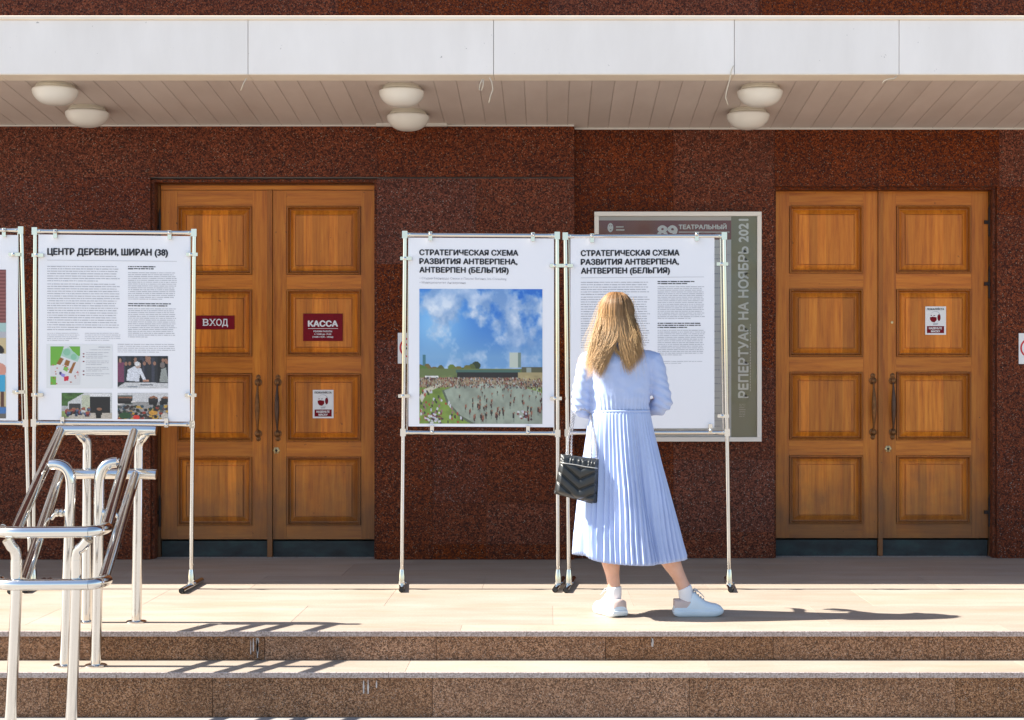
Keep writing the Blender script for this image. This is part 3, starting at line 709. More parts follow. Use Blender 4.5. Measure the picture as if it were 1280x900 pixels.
# ------------------------------------------------------------ display stands and their boards
DS = 9.93
def stand(label, lx, rx, ty, by, clips, feet, kk, bot):
    """lx/rx: (px at top, px at floor); ty/by: top and bottom bar rows at the left post"""
    yb = bot
    e = empty('display_stand', (X((lx[0]+rx[0])/2, DS), DS, 0), label, 'display stand', 'chrome tube display stands')
    r = .0125
    def bx(l, y): return l[0]+(l[1]-l[0])*(y-290)/(733-290)
    for l, ft, yr in ((lx, feet[0], 0), (rx, feet[1], kk*(rx[0]-lx[0]))):
        ytop = ty-3+yr
        pb = P(l[1], yb, DS); pb.z = .055
        MB().tube([P(l[0], ytop, DS), pb], r, 14).build('post', M['chrome'], e, smooth=True, angle=50)
        # foot: a short tube lying on the floor, with its socket; a black disc paints the dark hollow end
        (fx, fy), (gx, gy) = ft
        df, dg_ = ground_D(fy, .0), ground_D(gy, .0); rf = .017
        a = Vector((X(fx, df), df, rf+.001)); b = Vector((X(gx, dg_), dg_, rf+.001)); 
        c = Vector((pb.x, DS, rf)); dirv = (b-a).normalized(); a2 = c-dirv*(c-a).length; b2 = c+dirv*max(.12, (b-c).length)
        a2.z = b2.z = rf+.001
        f = MB().tube([a2, b2], rf, 16, cap=False).tube([a2+dirv*.003, b2-dirv*.003], rf-.003, 16).build('foot', M['chrome'], e, smooth=True, angle=50)
        cm = MB(); cm.lathe(a2-dirv*.0005, [(rf-.0035, 0), (.001, .0005)], 16, dirv.to_track_quat('Z', 'Y').to_matrix().to_3x3()); cm.build('dark_end_disc', M['black'], f)
        MB().tube([(pb.x, DS, rf*1.5), (pb.x, DS, .075), (pb.x, DS, .115)], [.022, .020, .0145], 12).lathe((pb.x+.021, DS, .035), [(.006, 0), (.006, .006), (.001, .008)], 8, Matrix.Rotation(R(90), 3, 'Y')).build('foot_socket', M['chrome'], e, smooth=True, angle=40)
    for y, nm in ((ty, 0), (by, 1)):
        a = P(bx(lx, y), y, DS); b = P(bx(rx, y), y+kk*(rx[0]-lx[0]), DS)
        MB().tube([a, b], .0125, 14).build('crossbar', M['chrome'], e, smooth=True, angle=50)
        d = (b-a).normalized()
        for q, s in ((a, 1), (b, -1)):
            MB().box(-.016, .016, -.017, .017, -.022, .022, Matrix.Translation(q)).tube([q-d*s*.0, q+d*s*.055], [.0165, .0135], 10).lathe(q+d*s*.03+Vector((0, -.016, 0)), [(.007, 0), (.006, .004), (.001, .004)], 8, Matrix.Rotation(R(90), 3, 'X')).build('corner_joint', M['chrome'], e, smooth=True, angle=40)
    # inner uprights that carry the side clips
    for l, s in ((lx, 1), (rx, -1)):
        a = P(bx(l, ty)+s*4.6, ty+(0 if s > 0 else kk*(rx[0]-lx[0])), DS+.004); b = P(bx(l, by)+s*4.6, by+(0 if s > 0 else kk*(rx[0]-lx[0])), DS+.004)
        MB().tube([a, b], .004, 8).build('inner_rod', M['chrome'], e, smooth=True, angle=50)
    for (cx, cy, kind) in clips:
        mb = MB(); c = P(cx, cy, DS-.022)
        if kind in 'tb':
            s = -1 if kind == 't' else 1
            mb.box(-.011, .011, -.004, .012, -.026, .026, Matrix.Translation(c+Vector((0, 0, s*.012)))).lathe(c+Vector((0, -.003, 0)), [(.012, 0), (.011, .006), (.006, .011), (.001, .012)], 12, Matrix.Rotation(R(90), 3, 'X'))
        else:
            mb.box(-.034, .034, -.004, .012, -.010, .010, Matrix.Translation(c)).lathe(c+Vector((-.006, -.003, 0)), [(.010, 0), (.010, .006), (.005, .010), (.001, .010)], 12, Matrix.Rotation(R(90), 3, 'X'))
        mb.build('clip', M['chrome'], e, smooth=True, angle=40)
    return e
DB = DS - .006
def board(label, x0, x1, y0, y1, kk):
    mb = MB(); c = []
    for dd in (0, .008):
        c += [P(x0, y1, DB+dd), P(x1, y1+kk*(x1-x0), DB+dd), P(x1, y0+kk*(x1-x0), DB+dd), P(x0, y0, DB+dd)]
    mb.add(c, [(0, 1, 2, 3), (7, 6, 5, 4), (0, 4, 5, 1), (1, 5, 6, 2), (2, 6, 7, 3), (3, 7, 4, 0)])
    return mb.build('poster_board', M['paper'], label=label, cat='poster', group='poster boards clipped to the stands')
DT = DB-.0012
# leftmost stand, cut by the picture's edge
KA = .010
stand('leftmost chrome display stand, cut off by the left edge of the photo', (-168, -178), (27, 38), 286, 527, [(18, 318, 'l'), (23, 490, 'l'), (-135, 288, 't'), (5, 288, 't'), (-135, 527, 'b')], [((-160, 742), (-190, 729)), ((7, 743), (58, 729))], KA, 736)
bA = board('white poster board at far left showing the edge of a beach-like square photo', -162, 22.5, 292, 524, KA)
print_grid('photograph', img_square(), -128, 7.5, 337, 523, DT, bA)
# second stand from left
KB = .0115
stand('chrome display stand behind the handrails, holding the village centre board', (44, 42), (243, 239), 289, 528.5, [(69, 289.5, 't'), (212, 291, 't'), (78, 529, 'b'), (208, 531, 'b'), (47, 319, 'l'), (240, 318, 'r'), (46.5, 493.5, 'l'), (238.5, 494, 'r')], [((28, 742), (52, 729)), ((226, 742.5), (251, 729))], KB*.9, 736)
bB = board('white poster board headed ЦЕНТР ДЕРЕВНИ, ШИРАН with a green site plan', 48, 237.5, 293, 525, KB)
text('ЦЕНТР ДЕРЕВНИ, ШИРАН (38)', 59.5, 209.5, 310.3, 318.3, DT, M['ink'], bB, .028, .008)
mb = MB(); para(mb, 59, 151, 332.5, 353.5, 3.0, DT, .005, 59); para(mb, 59, 151, 354.5, 413, 3.0, DT, .005, 59, .42)
para(mb, 160, 221, 340.5, 376, 2.35, DT, .005, 160, .7, .8); para(mb, 160, 221, 385.5, 424, 2.35, DT, .005, 160, .4, .8)
para(mb, 59, 100, 416.3, 427, 2.2, DT, 0, 59, .7, .6); para(mb, 106, 151, 416.3, 427, 2.2, DT, 0, 59, .7, .6); para(mb, 147, 221, 430, 442, 2.4, DT, .005, 147, .7, .7)
mb.build('small_print', M['greyink'], bB)
mb = MB(); para(mb, 160, 196, 332.7, 338, 2.6, DT, .005, 160, .9, 1.2); para(mb, 160, 216, 379, 383.5, 2.6, DT, .005, 160, .9, 1.2); mb.build('subheading', M['ink'], bB)
MB().quad(P(59, 325.4, DT), P(221, 327, DT), P(221, 326.4, DT), P(59, 324.8, DT)).build('rule', M['rule'], bB)
MB().quad(P(58, 485, DT), P(140.5, 485.5, DT), P(140.5, 430.5, DT), P(58, 430, DT)).build('plan_background', M['paleprint'], bB)
D2 = DT-.001
print_grid('site_plan', img_map(), 63, 100, 433, 481, D2, bB)
mb = MB()
for i, (y, n) in enumerate(((440.5, 2), (445, 2), (451, 3), (459, 3), (467, 2))): para(mb, 107.5, 137, y, y+n*2.2, 2.2, D2, 0, 107, .7, .6)
para(mb, 123, 138, 433.5, 435, 2.2, D2, 0, 107, 1, .9); para(mb, 112, 138, 437, 438.5, 2.2, D2, 0, 107, 1, .6)
mb.build('plan_key', M['greyink'], bB)
mb = MB()
for y in (442, 445.5, 451.5, 463.5, 468): mb.quad(P(103.5, y+1, D2), P(105.5, y+1, D2), P(105.5, y-.3, D2), P(103.5, y-.3, D2))
mb.build('plan_marks', M['maroon'], bB)
print_grid('photograph', img_crowd(0), 147, 210, 445, 485.5, DT, bB); print_grid('photograph', img_crowd(1), 77, 140, 491, 523.5, DT, bB); print_grid('photograph', img_crowd(2), 147, 210, 491, 524, DT, bB)
# third
KC = .006
stand('chrome display stand in the middle, holding the board with the pool photograph', (506.3, 502.3), (696.5, 697.5), 293.5, 540.5, [(538, 292.5, 't'), (666, 293.5, 't'), (540, 540, 'b'), (660, 540.5, 'b'), (507.5, 323, 'l'), (694.5, 332, 'r'), (505, 495, 'l'), (695, 498, 'r')], [((502.3, 741), (503, 727)), ((692.5, 741), (703, 727))], KC, 736)
bC = board('white poster board with a large photograph of bathers in a pool under blue sky', 510.5, 692.5, 297, 533, KC)
text('СТРАТЕГИЧЕСКАЯ СХЕМА', 524.5, 647.5, 312, 318.8, DT, M['ink'], bC, .028, .006)
text('РАЗВИТИЯ АНТВЕРПЕНА,', 524.5, 646.5, 323, 329.8, DT, M['ink'], bC, .028, .006)
text('АНТВЕРПЕН (БЕЛЬГИЯ)', 524.5, 635.5, 333.8, 340.5, DT, M['ink'], bC, .028, .006)
text('• Студия Бернардо Секки и Паолы Вигано, Iris Consulting', 524.5, 633, 346.2, 349, DT, M['greyink'], bC, .0, .010)
text('• Муниципалитет Антверпена', 524.5, 582, 351.5, 354.3, DT, M['greyink'], bC, .0, .010)
print_grid('photograph', img_pool(), 524.2, 678, 361, 529.5, DT, bC, .003, 524)
# fourth
KD = -.004
stand('chrome display stand at the right, holding the text board the woman reads', (706.5, 711), (905, 911.5), 295.5, 541, [(740, 295, 't'), (871, 293, 't'), (888, 538, 'b'), (735, 541, 'b'), (709, 332, 'l'), (903, 330, 'r'), (904, 520, 'r')], [((706, 741.5), (716, 727)), ((914, 741), (908.5, 727))], KD*.5, 736)
bD = board('white poster board of dense text that the woman is reading', 713, 893, 297.5, 536, KD)
text('СТРАТЕГИЧЕСКАЯ СХЕМА', 726.3, 849, 313, 320, DT, M['ink'], bD, .028, -.006)
text('РАЗВИТИЯ АНТВЕРПЕНА,', 726.3, 848.3, 324, 331, DT, M['ink'], bD, .028, -.006)
text('АНТВЕРПЕН (БЕЛЬГИЯ)', 726.5, 837, 335, 342, DT, M['ink'], bD, .028, -.006)
MB().quad(P(726, 347.6, DT), P(880, 346.4, DT), P(880, 345.8, DT), P(726, 347, DT)).build('rule', M['rule'], bD)
mb = MB(); para(mb, 726, 812, 352.5, 370, 3.0, DT, -.002, 726); para(mb, 726, 813, 371, 436, 3.0, DT, -.002, 726, .5)
para(mb, 822, 881, 358, 400, 2.2, DT, -.001, 822, .7, .75); para(mb, 822, 882, 412.5, 446, 2.2, DT, 0, 822, .5, .75); para(mb, 822, 881, 451.5, 457, 2.4, DT, 0, 822, .5, .55)
mb.build('small_print', M['greyink'], bD)
mb = MB(); para(mb, 822, 870, 351.3, 356, 2.6, DT, 0, 822, .8, 1.2); para(mb, 822, 876, 403.5, 411, 2.6, DT, 0, 822, .7, 1.2); mb.build('subheading', M['ink'], bD)

# ------------------------------------------------------------ signs on doors and wall
def plate(name, x0, x1, y0, y1, D, mat, th=.004, **k):
    return slab(name, X(x0, D), X(x1, D), D-th, D, Z(y1, D), Z(y0, D), mat, None, .0008, **k)
dfl = DL+.001-.0035
s1 = plate('entrance_sign', 245, 293.3, 394.5, 411.6, dfl, M['maroon'], label='maroon plate reading ВХОД on the left door leaf', cat='sign')
for ch, a, b in (('В', 254, 260.6), ('Х', 262, 269.3), ('О', 270.4, 277), ('Д', 277.8, 284.8)): text(ch, a, b, 398.8, 407, dfl-.0048, M['white'], s1, .012)
mb = MB()
for a, b, yy in ((253.1, 255.6, 398.8), (253.1, 255.6, 406.6), (261.3, 264.3, 398.8), (267.1, 270, 398.8), (261.3, 264.3, 406.6), (267.1, 270, 406.6), (279.6, 283, 398.6)):
    mb.quad(P(a, yy+.5, dfl-.0056), P(b, yy+.5, dfl-.0056), P(b, yy-.1, dfl-.0056), P(a, yy-.1, dfl-.0056))
mb.build('serifs', M['white'], s1)
s2 = plate('box_office_sign', 379, 428.5, 392, 426.2, dfl, M['maroon'], label='maroon plate reading КАССА with ticket office hours', cat='sign')
text('КАССА', 385.5, 422, 401, 408, dfl-.0048, M['white'], s2, .035)
MB().quad(P(385, 410.9, dfl-.0048), P(422.5, 410.9, dfl-.0048), P(422.5, 410.4, dfl-.0048), P(385, 410.4, dfl-.0048)).build('rule', M['white'], s2)
text('РЕЖИМ РАБОТЫ', 392, 415, 413.2, 415.2, dfl-.0048, M['white'], s2, .02); text('с 10:00 до 19:00', 393, 414, 416.6, 418.6, dfl-.0048, M['white'], s2, .02); text('(14:00-14:30 - обед)', 390.5, 416.5, 420, 422, dfl-.0048, M['white'], s2, .02)
def sticker(x0, y0, D, label):
    s = plate('mask_notice', x0, x0+26, y0, y0+35.5, D, M['white'], .002, label=label, cat='notice'); d = D-.0028
    text('ПОЖАЛУЙСТА', x0+2.4, x0+23.4, y0+2.2, y0+4.6, d, M['ink'], s, .015)
    def pl(pts, m, nm, dd=0):
        n = len(pts); mb = MB(); mb.add([P(x0+a, y0+b, d-dd) for a, b in pts], [tuple(range(n-1, -1, -1))]); mb.build(nm, m, s)
    def ov(cx, cy, rx, ry, m, nm, dd=0, a0=0, a1=360, n=20): pl([(cx+rx*math.cos(R(a0+(a1-a0)*i/n)), cy+ry*math.sin(R(a0+(a1-a0)*i/n))) for i in range(n+(a1-a0 < 360))], m, nm, dd)
    ov(12.8, 12.8, 6.5, 7, M['rule'], 'head_outline'); ov(12.4, 13.0, 6.1, 6.6, M['white'], 'head_drawing', .0004)
    ov(17.2, 14, 2.0, 4.2, M['maroon'], 'hair_drawing', .0008)
    pl([(6.0, 13.6), (9, 12.8), (14.2, 13.6), (14.4, 17.2), (11.5, 20), (8.2, 19.2), (6.2, 16.6)], M['maroon'], 'mask_drawing', .0010)
    pl([(6.4, 11.6), (8.2, 10.4), (8.6, 11.9)], M['maroon'], 'eye_drawing', .0010); pl([(10.2, 11.1), (12.4, 10.9), (12.4, 11.6), (10.2, 11.8)], M['ink'], 'eye_drawing', .0010)
    pl([(9.4, 21.2), (16.4, 20.6), (15.2, 23), (10.4, 23.4)], M['rule'], 'collar_drawing', .0010)
    q = [(2.2, 24.6), (23.6, 24.6), (23.6, 33.4), (2.2, 33.4)]; pl(q, M['maroon'], 'notice_band', .0002)
    text('НАДЕНЬТЕ', x0+4.8, x0+20.8, y0+26, y0+28.5, d-.0008, M['white'], s, .03); text('МАСКУ', x0+7.4, x0+18.4, y0+29.8, y0+32.3, d-.0008, M['white'], s, .03)
sticker(391, 487.3, dfl, 'small white mask notice on the left doors, below the КАССА plate')
sticker(1156.5, 383, DR+.001-.0035, 'small white mask notice on the upper panel of the right doors')
def ringsign(x0, y0, D, label):
    s = plate('prohibition_sign', x0, x0+29, y0, y0+38.5, D-.002, M['white'], .003, label=label, cat='sign'); d = D-.006
    cx, cy, r0, r1 = x0+14.5, y0+18.5, 12.5, 10.4; mb = MB(); n = 40
    for i in range(n):
        a, b = 2*math.pi*i/n, 2*math.pi*(i+1)/n
        mb.quad(P(cx+r1*math.cos(a), cy+r1*math.sin(a), d), P(cx+r1*math.cos(b), cy+r1*math.sin(b), d), P(cx+r0*math.cos(b), cy+r0*math.sin(b), d), P(cx+r0*math.cos(a), cy+r0*math.sin(a), d))
    mb.build('red_ring', M['red'], s)
    MB().quad(P(cx-6.5, cy+2.2, d), P(cx+3, cy+2.2, d), P(cx+3, cy-.4, d), P(cx-6.5, cy-.4, d)).build('black_mark', M['ink'], s)
    MB().quad(P(cx-8, cy-7, d-.0008), P(cx-6.6, cy-8.2, d-.0008), P(cx+8, cy+7, d-.0008), P(cx+6.6, cy+8.2, d-.0008)).build('slash', M['red'], s)
ringsign(497.3, 416, WL, 'white sign with a red ring, half hidden behind the middle poster board')
ringsign(1273.3, 416.5, WR, 'white sign with a red ring on the granite at the right edge')

# repertoire case on the wall
DC = WR-.05
case = empty('poster_case', (X(847, WR), WR, Z(552, WR)), 'large framed repertoire poster behind the right display stand', 'poster case')
cx0, cx1, cy0, cy1 = 743, 952, 264.5, 552
MB().box(X(cx0+1, WR), X(cx1-1, WR), DC+.02, WR-.0025, Z(cy1-1, WR), Z(cy0+1, WR)).build('case_back', M['case_frame'], case)
for (a, b, c, d) in ((cx0, cx1, cy0, cy0+5.6), (cx0, cx1, cy1-5.6, cy1), (cx0, cx0+5.6, cy0+5.6, cy1-5.6), (cx1-5.6, cx1, cy0+5.6, cy1-5.6)):
    slab('frame_bar', X(a, DC), X(b, DC), DC-.006, DC+.03, Z(d, DC)+.0003, Z(c, DC)-.0003, M['case_frame'], case, .002)
dp = DC+.016
def flat(nm, x0, x1, y0, y1, m, d=0): MB().quad(P(x0, y1, dp-d), P(x1, y1, dp-d), P(x1, y0, dp-d), P(x0, y0, dp-d)).build(nm, m, case)
flat('poster_sheet', 748, 947, 269, 547, M['case_table']); flat('cream_strip', 748.6, 914, 270, 276, M['case_cream'], .0006); flat('maroon_header', 748.6, 946.6, 275.5, 299.5, M['case_maroon'], .0009); flat('olive_strip', 914, 946.4, 270, 546.5, M['olive'], .0014)
d2 = dp-.0024
text('ТЕАТРАЛЬНЫЙ', 848.5, 908, 281, 286.3, d2, M['cream_ink'], case, .03); MB().quad(P(848.5, 290.6, d2), P(912, 290.6, d2), P(912, 289.6, d2), P(848.5, 289.6, d2)).build('thin_rule', M['cream_ink'], case)
text('89', 822.5, 846, 281.5, 297, d2, M['cream_ink'], case, .03)
text('РЕПЕРТУАР НА НОЯБРЬ 2021', 497, 274, 923.2, 935, d2, M['cream_ink'], case, .022, vertical=True)
def ovc(cx, cy, rx, ry, m, nm, dd=0):
    mb = MB(); mb.add([P(cx+rx*math.cos(2*math.pi*i/18), cy+ry*math.sin(2*math.pi*i/18), d2-dd) for i in range(18)], [tuple(range(17, -1, -1))]); mb.build(nm, m, case)
ovc(763, 284.5, 3.6, 5.8, M['cream_ink'], 'emblem'); ovc(762, 282.3, .7, .5, M['case_maroon'], 'emblem_eye', .0006); ovc(764.6, 282.3, .7, .5, M['case_maroon'], 'emblem_eye', .0006); ovc(763.2, 287, 1.1, .5, M['case_maroon'], 'emblem_mouth', .0006)
mb = MB()
mb.quad(P(770, 284.4, d2), P(779.5, 284.4, d2), P(779.5, 282.8, d2), P(770, 282.8, d2)); mb.quad(P(770, 288.4, d2), P(780.5, 288.4, d2), P(780.5, 286.4, d2), P(770, 286.4, d2)); mb.build('emblem_lettering', M['case_cream'], case)
mb = MB()
ys = [299.5]; 
while ys[-1] < 530: ys.append(ys[-1]+(17 if len(ys) % 2 else 14.5)+random.uniform(-1, 5))
for y in ys[1:]: mb.quad(P(750, y+.35, d2), P(912, y+.35, d2), P(912, y-.25, d2), P(750, y-.25, d2))
mb.build('table_lines', M['greyink'], case)
mb = MB()
for y in ys[1:]: para(mb, 893, 900.5, y-10, y-7, 3, d2, 0, 893, 1, 1.3); para(mb, 780, 858, y-10, y-4, 3, d2, 0, 780, .6, 1.1)
mb.build('table_text', M['greyink'], case)
mb = MB(); para(mb, 937.5, 938.5, 405, 490, 3.4, d2, 0, 937, 1, 2.4); para(mb, 924, 932, 505, 522, 2.2, d2, 0, 924, .8, .5); mb.build('fine_print', M['case_cream'], case)
MB().quad(P(748.7, 546.3, DC+.002), P(946.3, 546.3, DC+.002), P(946.3, 270.2, DC+.002), P(748.7, 270.2, DC+.002)).build('pane', M['pane'], case)

# ------------------------------------------------------------ stainless handrails
def arc(a, b, c, n=8):   # quadratic bend
    return [a*(1-t)**2 + b*2*t*(1-t) + c*t*t for t in [i/n for i in range(n+1)]]
HRG = empty('handrail', (X(110, 8.1), 8.1, ZS), 'polished stainless steel stair handrail with sloping double rails at the left', 'handrail')
rt = .0255
DBk, DM, DF = 8.53, 8.08, 7.45
def tube_part(name, pts, r=rt, n=20): return MB().tube(pts, r, n).build(name, M['steel'], HRG, smooth=True, angle=50)
def floor_pt(px, D, z): return Vector((X(px, D), D, z))
# front frame
fz1, fz2 = Z(665.5, DF), Z(731, DF)
for py, x0 in ((665.5, -6), (731, -8)):
    zz = Z(py, DF); 
    a = P(x0, py, DF); a.y += .16; a.z += .0
    pts = arc(Vector((a.x-.02, DF+.15, zz)), Vector((a.x-.02, DF, zz)), Vector((a.x+.13, DF, zz)), 8) + [P(110, py-.6, DF)]
    tube_part('front_bar', pts)
    tube_part('end_bend', arc(P(110.2, py-.8, DF), P(127, py-2, DF), P(133.5, py-6, DF+.14), 6), rt*1.01)
    q = P(110.5, py-.7, DF); MB().tube([q-Vector((.003, 0, 0)), q+Vector((.003, 0, 0))], rt+.0012, 20).build('weld_ring', M['steel'], HRG, smooth=True, angle=40)
for xt, xb, neck in ((20.5, 12.3, 9), (95, 88.3, 110)):
    base = floor_pt(xb, DF+.03, ZG); top = P(xt, 741, DF+.03)
    u = (top-base).normalized(); mid = P(xt, 700, DF+.03)
    tube_part('post', [base, top, mid])
    tube_part('neck', arc(mid, P(xt, 686, DF+.03), P((xt+neck)/2, 684, DF+.015), 6) + [P(neck, 674, DF)], rt*.92)
# back frame on the platform
for py, x0 in ((537.5, 72), (592.5, 86)):
    tube_part('back_bar', [P(x0, py, DBk-.04), P(110, py, DBk-.04), P(168, py, DBk-.04), P(191, py+.3, DBk-.04), P(195.5, py+.6, DBk-.04)])
for xt, xb, neck in ((109.3, 108, 99), (173.5, 170.5, 183)):
    base = floor_pt(xb, DBk+.01, 0.0); mid = P(xt, 562, DBk+.01)
    tube_part('post', [base, mid])
    tube_part('neck', arc(mid, P(xt, 549, DBk+.01), P((xt+neck)/2, 548, DBk-.01), 6)+[P(neck, 541, DBk-.04)], rt*.9)
    MB().lathe(base, [(.052, .0005), (.052, .006), (.046, .010), (.028, .012), (.001, .012)], 24).build('flange', M['steel'], HRG, smooth=True, angle=35)
    MB().tube([P(xt, 592, DBk+.01), P(xt+(9 if xt > 150 else -9), 592.5, DBk-.03)], .012, 10).build('bracket', M['steel'], HRG, smooth=True, angle=40)
# sloping rails
def slope(x0, y0, x1, y1, d0=DBk-.03, d1=DF+.13): return tube_part('sloping_rail', [P(x0, y0, d0), P(x1, y1, d1)], rt)
slope(77, 537, 19.5, 664); slope(168.5, 538, 132.5, 660)
slope(75, 592, 29.5, 728); slope(170, 592, 129.5, 725)
# middle posts on the lower step, with arms out to the rails
for xt, xb, ax, ay in ((88.5, 81, 63, 581), (124, 119.8, 146, 578.5)):
    base = floor_pt(xb, DM, ZS); mid = P(xt, 604, DM); end = P(ax, ay, DM+.03)
    s = -1 if ax < xt else 1
    tube_part('post', [base, mid])
    tube_part('arm', arc(mid, P(xt, 578, DM), P(ax, ay-.5, DM+.01), 12), rt*1.0)
    e2 = P(ax, ay-.5, DM+.01); MB().tube([e2, e2+Vector((s*.01, 0, -.006))], [rt*1.02, rt*.6], 16).build('arm_cap', M['steel'], HRG, smooth=True, angle=50)
    MB().lathe(base, [(.054, .0005), (.054, .006), (.048, .010), (.028, .012), (.001, .012)], 24).build('flange', M['steel'], HRG, smooth=True, angle=35)
    mb = MB(); p0 = P(xt+s*3, 641, DM)
    for q in range(3): 
        c = p0+Vector((s*(.012+.022*q), 0, .0)); mb.tube([c-Vector((.012, 0, 0)), c-Vector((.006, 0, 0)), c+Vector((.006, 0, 0)), c+Vector((.012, 0, 0))], [.010, .019, .019, .010], 14)
    mb.tube([p0+Vector((s*.06, 0, 0)), p0+Vector((s*.085, .01, -.03))], .010, 10)
    mb.build('bracket', M['steel'], HRG, smooth=True, angle=50)

# ------------------------------------------------------------ the woman
DP = 8.775
def pp(px, py, dd=0.0):   # a point measured on the plane she stands in, dd metres beyond it
    return Vector((X(px, DP), DP+dd, Z(py, DP)))
def skin_mat():
    t = NT('skin'); a = t.noise(t.coord(), 14, 4)
    c = t.mix(t.ramp(a, [(.3, G), (.7, W1)]), (.60,.33,.23), (.70,.42,.31))
    return t.set(c, .5, Subsurface_Weight=.12, Subsurface_Scale=.02)
M['skin'] = skin_mat()
def cloth(name, col, rough=.75, var=.05, weave=700, bstr=.05):
    t = NT(name); a = t.noise(t.coord(), 7, 4); b = t.noise(t.coord(), weave, 2)
    c = t.mix(t.ramp(a, [(.3, G), (.7, W1)]), tuple(x*(1-var) for x in col), tuple(min(1, x*(1+var)) for x in col))
    return t.set(c, rough, bump=b, bstr=bstr, bdist=.0006, Sheen_Weight=.15, Specular_IOR_Level=.25)
M['dress'] = cloth('periwinkle_cotton', (.40,.485,.71))
M['sock'] = cloth('white_cotton', (.80,.79,.80), .85)
M['shoe'] = m_plain('white_leather', (.66,.75,.80), .4, var=.03)
M['sole'] = m_plain('white_rubber', (.68,.75,.79), .5, var=.03)
M['shoe_tab'] = m_plain('beige_suede', (.60,.47,.42), .7, var=.05)
M['lace'] = m_plain('grey_lace', (.40,.42,.44), .8)
def hair_mat():
    t = NT('dark_blond_hair'); a = t.n('ShaderNodeVertexColor'); a.layer_name = 'Col'
    return t.set(a.outputs[0], .42, Specular_IOR_Level=.35, Anisotropic=.4, Coat_Weight=.0)
M['hair'] = hair_mat()
M['hair_base'] = m_plain('hair_underlayer', (.19,.09,.035), .5, var=.3, sc=30)
W0 = empty('person', (X(775, DP), DP, 0), 'woman seen from behind in a pale blue pleated dress and white trainers, reading a board', 'person')

def cap(mb, a, b, ra, rb, n=14):
    a, b = Vector(a), Vector(b); d = (b-a); L = d.length; d.normalize(); pts = []; rs = []
    for q in range(5): f = R(90*q/4.); pts.append(a-d*ra*math.cos(f)); rs.append(max(.0006, ra*math.sin(f)))
    for q in range(1, 5): pts.append(a+d*L*q/5); rs.append(ra+(rb-ra)*q/5)
    for q in range(5): f = R(90*q/4.); pts.append(b+d*rb*math.sin(f)); rs.append(max(.0006, rb*math.cos(f)))
    mb.tube(pts, rs, n)
def loft(mb, secs, n=40):    # secs: (z, cx, hw, cy, hd) or with exponent
    rg = []
    for s in secs:
        z, cx, hw, cy, hd = s[:5]; e = s[5] if len(s) > 5 else 1.0
        ring = []
        for k in range(n):
            q = 2*math.pi*k/n; c, sn = math.cos(q), math.sin(q)
            ring.append((cx+hw*math.copysign(abs(c)**e, c), cy+hd*math.copysign(abs(sn)**e, sn), z))
        rg.append(ring)
    mb.rings(rg)
zz = lambda py: Z(py, DP)
xx = lambda px: X(px, DP)
# joints
shL, elL, wrL = pp(734, 452, .0), pp(726, 507, .01), pp(744, 517, .20)
shR, elR, wrR = pp(817, 452, .0), pp(825, 503, .02), pp(802, 508, .20)
hipL, hipR = pp(760, 560, .0), pp(790, 560, .0)
knL, anL = pp(758, 655, .02), pp(768, 738, .0)
knR, anR = pp(818, 655, .0), pp(857, 738, .0)
def hand(mb, wrist, direc, up, side, curl=.9, sc=1.0):
    """palm with four unequal bent fingers and a thumb from the side of the palm"""
    d = direc.normalized(); u = (up-d*up.dot(d)).normalized(); s = d.cross(u)*side
    pc = wrist+d*.045*sc
    for o in (-.026, -.009, .009, .025): cap(mb, wrist+s*o*.55*sc+d*.004, wrist+d*.082*sc+s*o*sc, .014*sc, .0115*sc)
    for o, L in ((-.029, .060), (-.010, .072), (.010, .078), (.029, .070)):
        b = wrist+d*.086*sc+s*o*sc; a1 = 0; p = b
        for j, fr in enumerate((.45, .32, .25)):
            a1 += curl*(.45 if j == 0 else .6); dr = d*math.cos(a1)-u*math.sin(a1); q = p+dr*L*fr*sc
            cap(mb, p, q, (.0088-.0008*j)*sc, (.0082-.0008*j)*sc, 10); p = q
    t0 = wrist+d*.025*sc+s*.024*sc; t1 = t0+(d*.6+s*.7-u*.25).normalized()*.036*sc; t2 = t1+(d*.85+s*.1-u*.45).normalized()*.032*sc
    cap(mb, t0, t1, .0125*sc, .010*sc, 10); cap(mb, t1, t2, .010*sc, .0085*sc, 10)
bd = MB()
# trunk, neck, head with face (turned to the board)
loft(bd, [(zz(600), xx(776), .155, DP, .11), (zz(560), xx(776), .170, DP, .115), (zz(530), xx(775.5), .145, DP, .10), (zz(512), xx(775), .128, DP+.0, .09), (zz(485), xx(775.5), .135, DP, .095), (zz(455), xx(776), .150, DP, .10), (zz(444), xx(776), .125, DP, .085), (zz(436), xx(776), .07, DP+.0, .06)])
cap(bd, pp(775, 444, .0), pp(772, 412, .015), .054, .050, 20)
hc = pp(770.5, 397, .02)
hd_ = MB()
for (dx, dy, dz, r1, r2, r3) in ((0, 0, .022, .073, .092, .090), (0, .030, -.045, .056, .060, .062), (0, .055, -.080, .030, .030, .026)):
    rg = []
    for i in range(1, 16):
        f = math.pi*i/16; rg.append([(hc.x+dx+r1*math.sin(f)*math.cos(2*math.pi*k/24), hc.y+dy+r2*math.sin(f)*math.sin(2*math.pi*k/24), hc.z+dz-r3*math.cos(f)) for k in range(24)])
    bd.rings(rg)
cap(bd, hc+Vector((0, .088, .012)), hc+Vector((0, .110, -.022)), .010, .014, 10)     # nose
cap(bd, hc+Vector((-.012, .098, -.026)), hc+Vector((.012, .098, -.026)), .009, .009, 10)
cap(bd, hc+Vector((-.018, .088, -.050)), hc+Vector((.018, .088, -.050)), .0075, .0075, 10)   # lips
cap(bd, hc+Vector((-.014, .086, -.060)), hc+Vector((.014, .086, -.060)), .0085, .0085, 10)
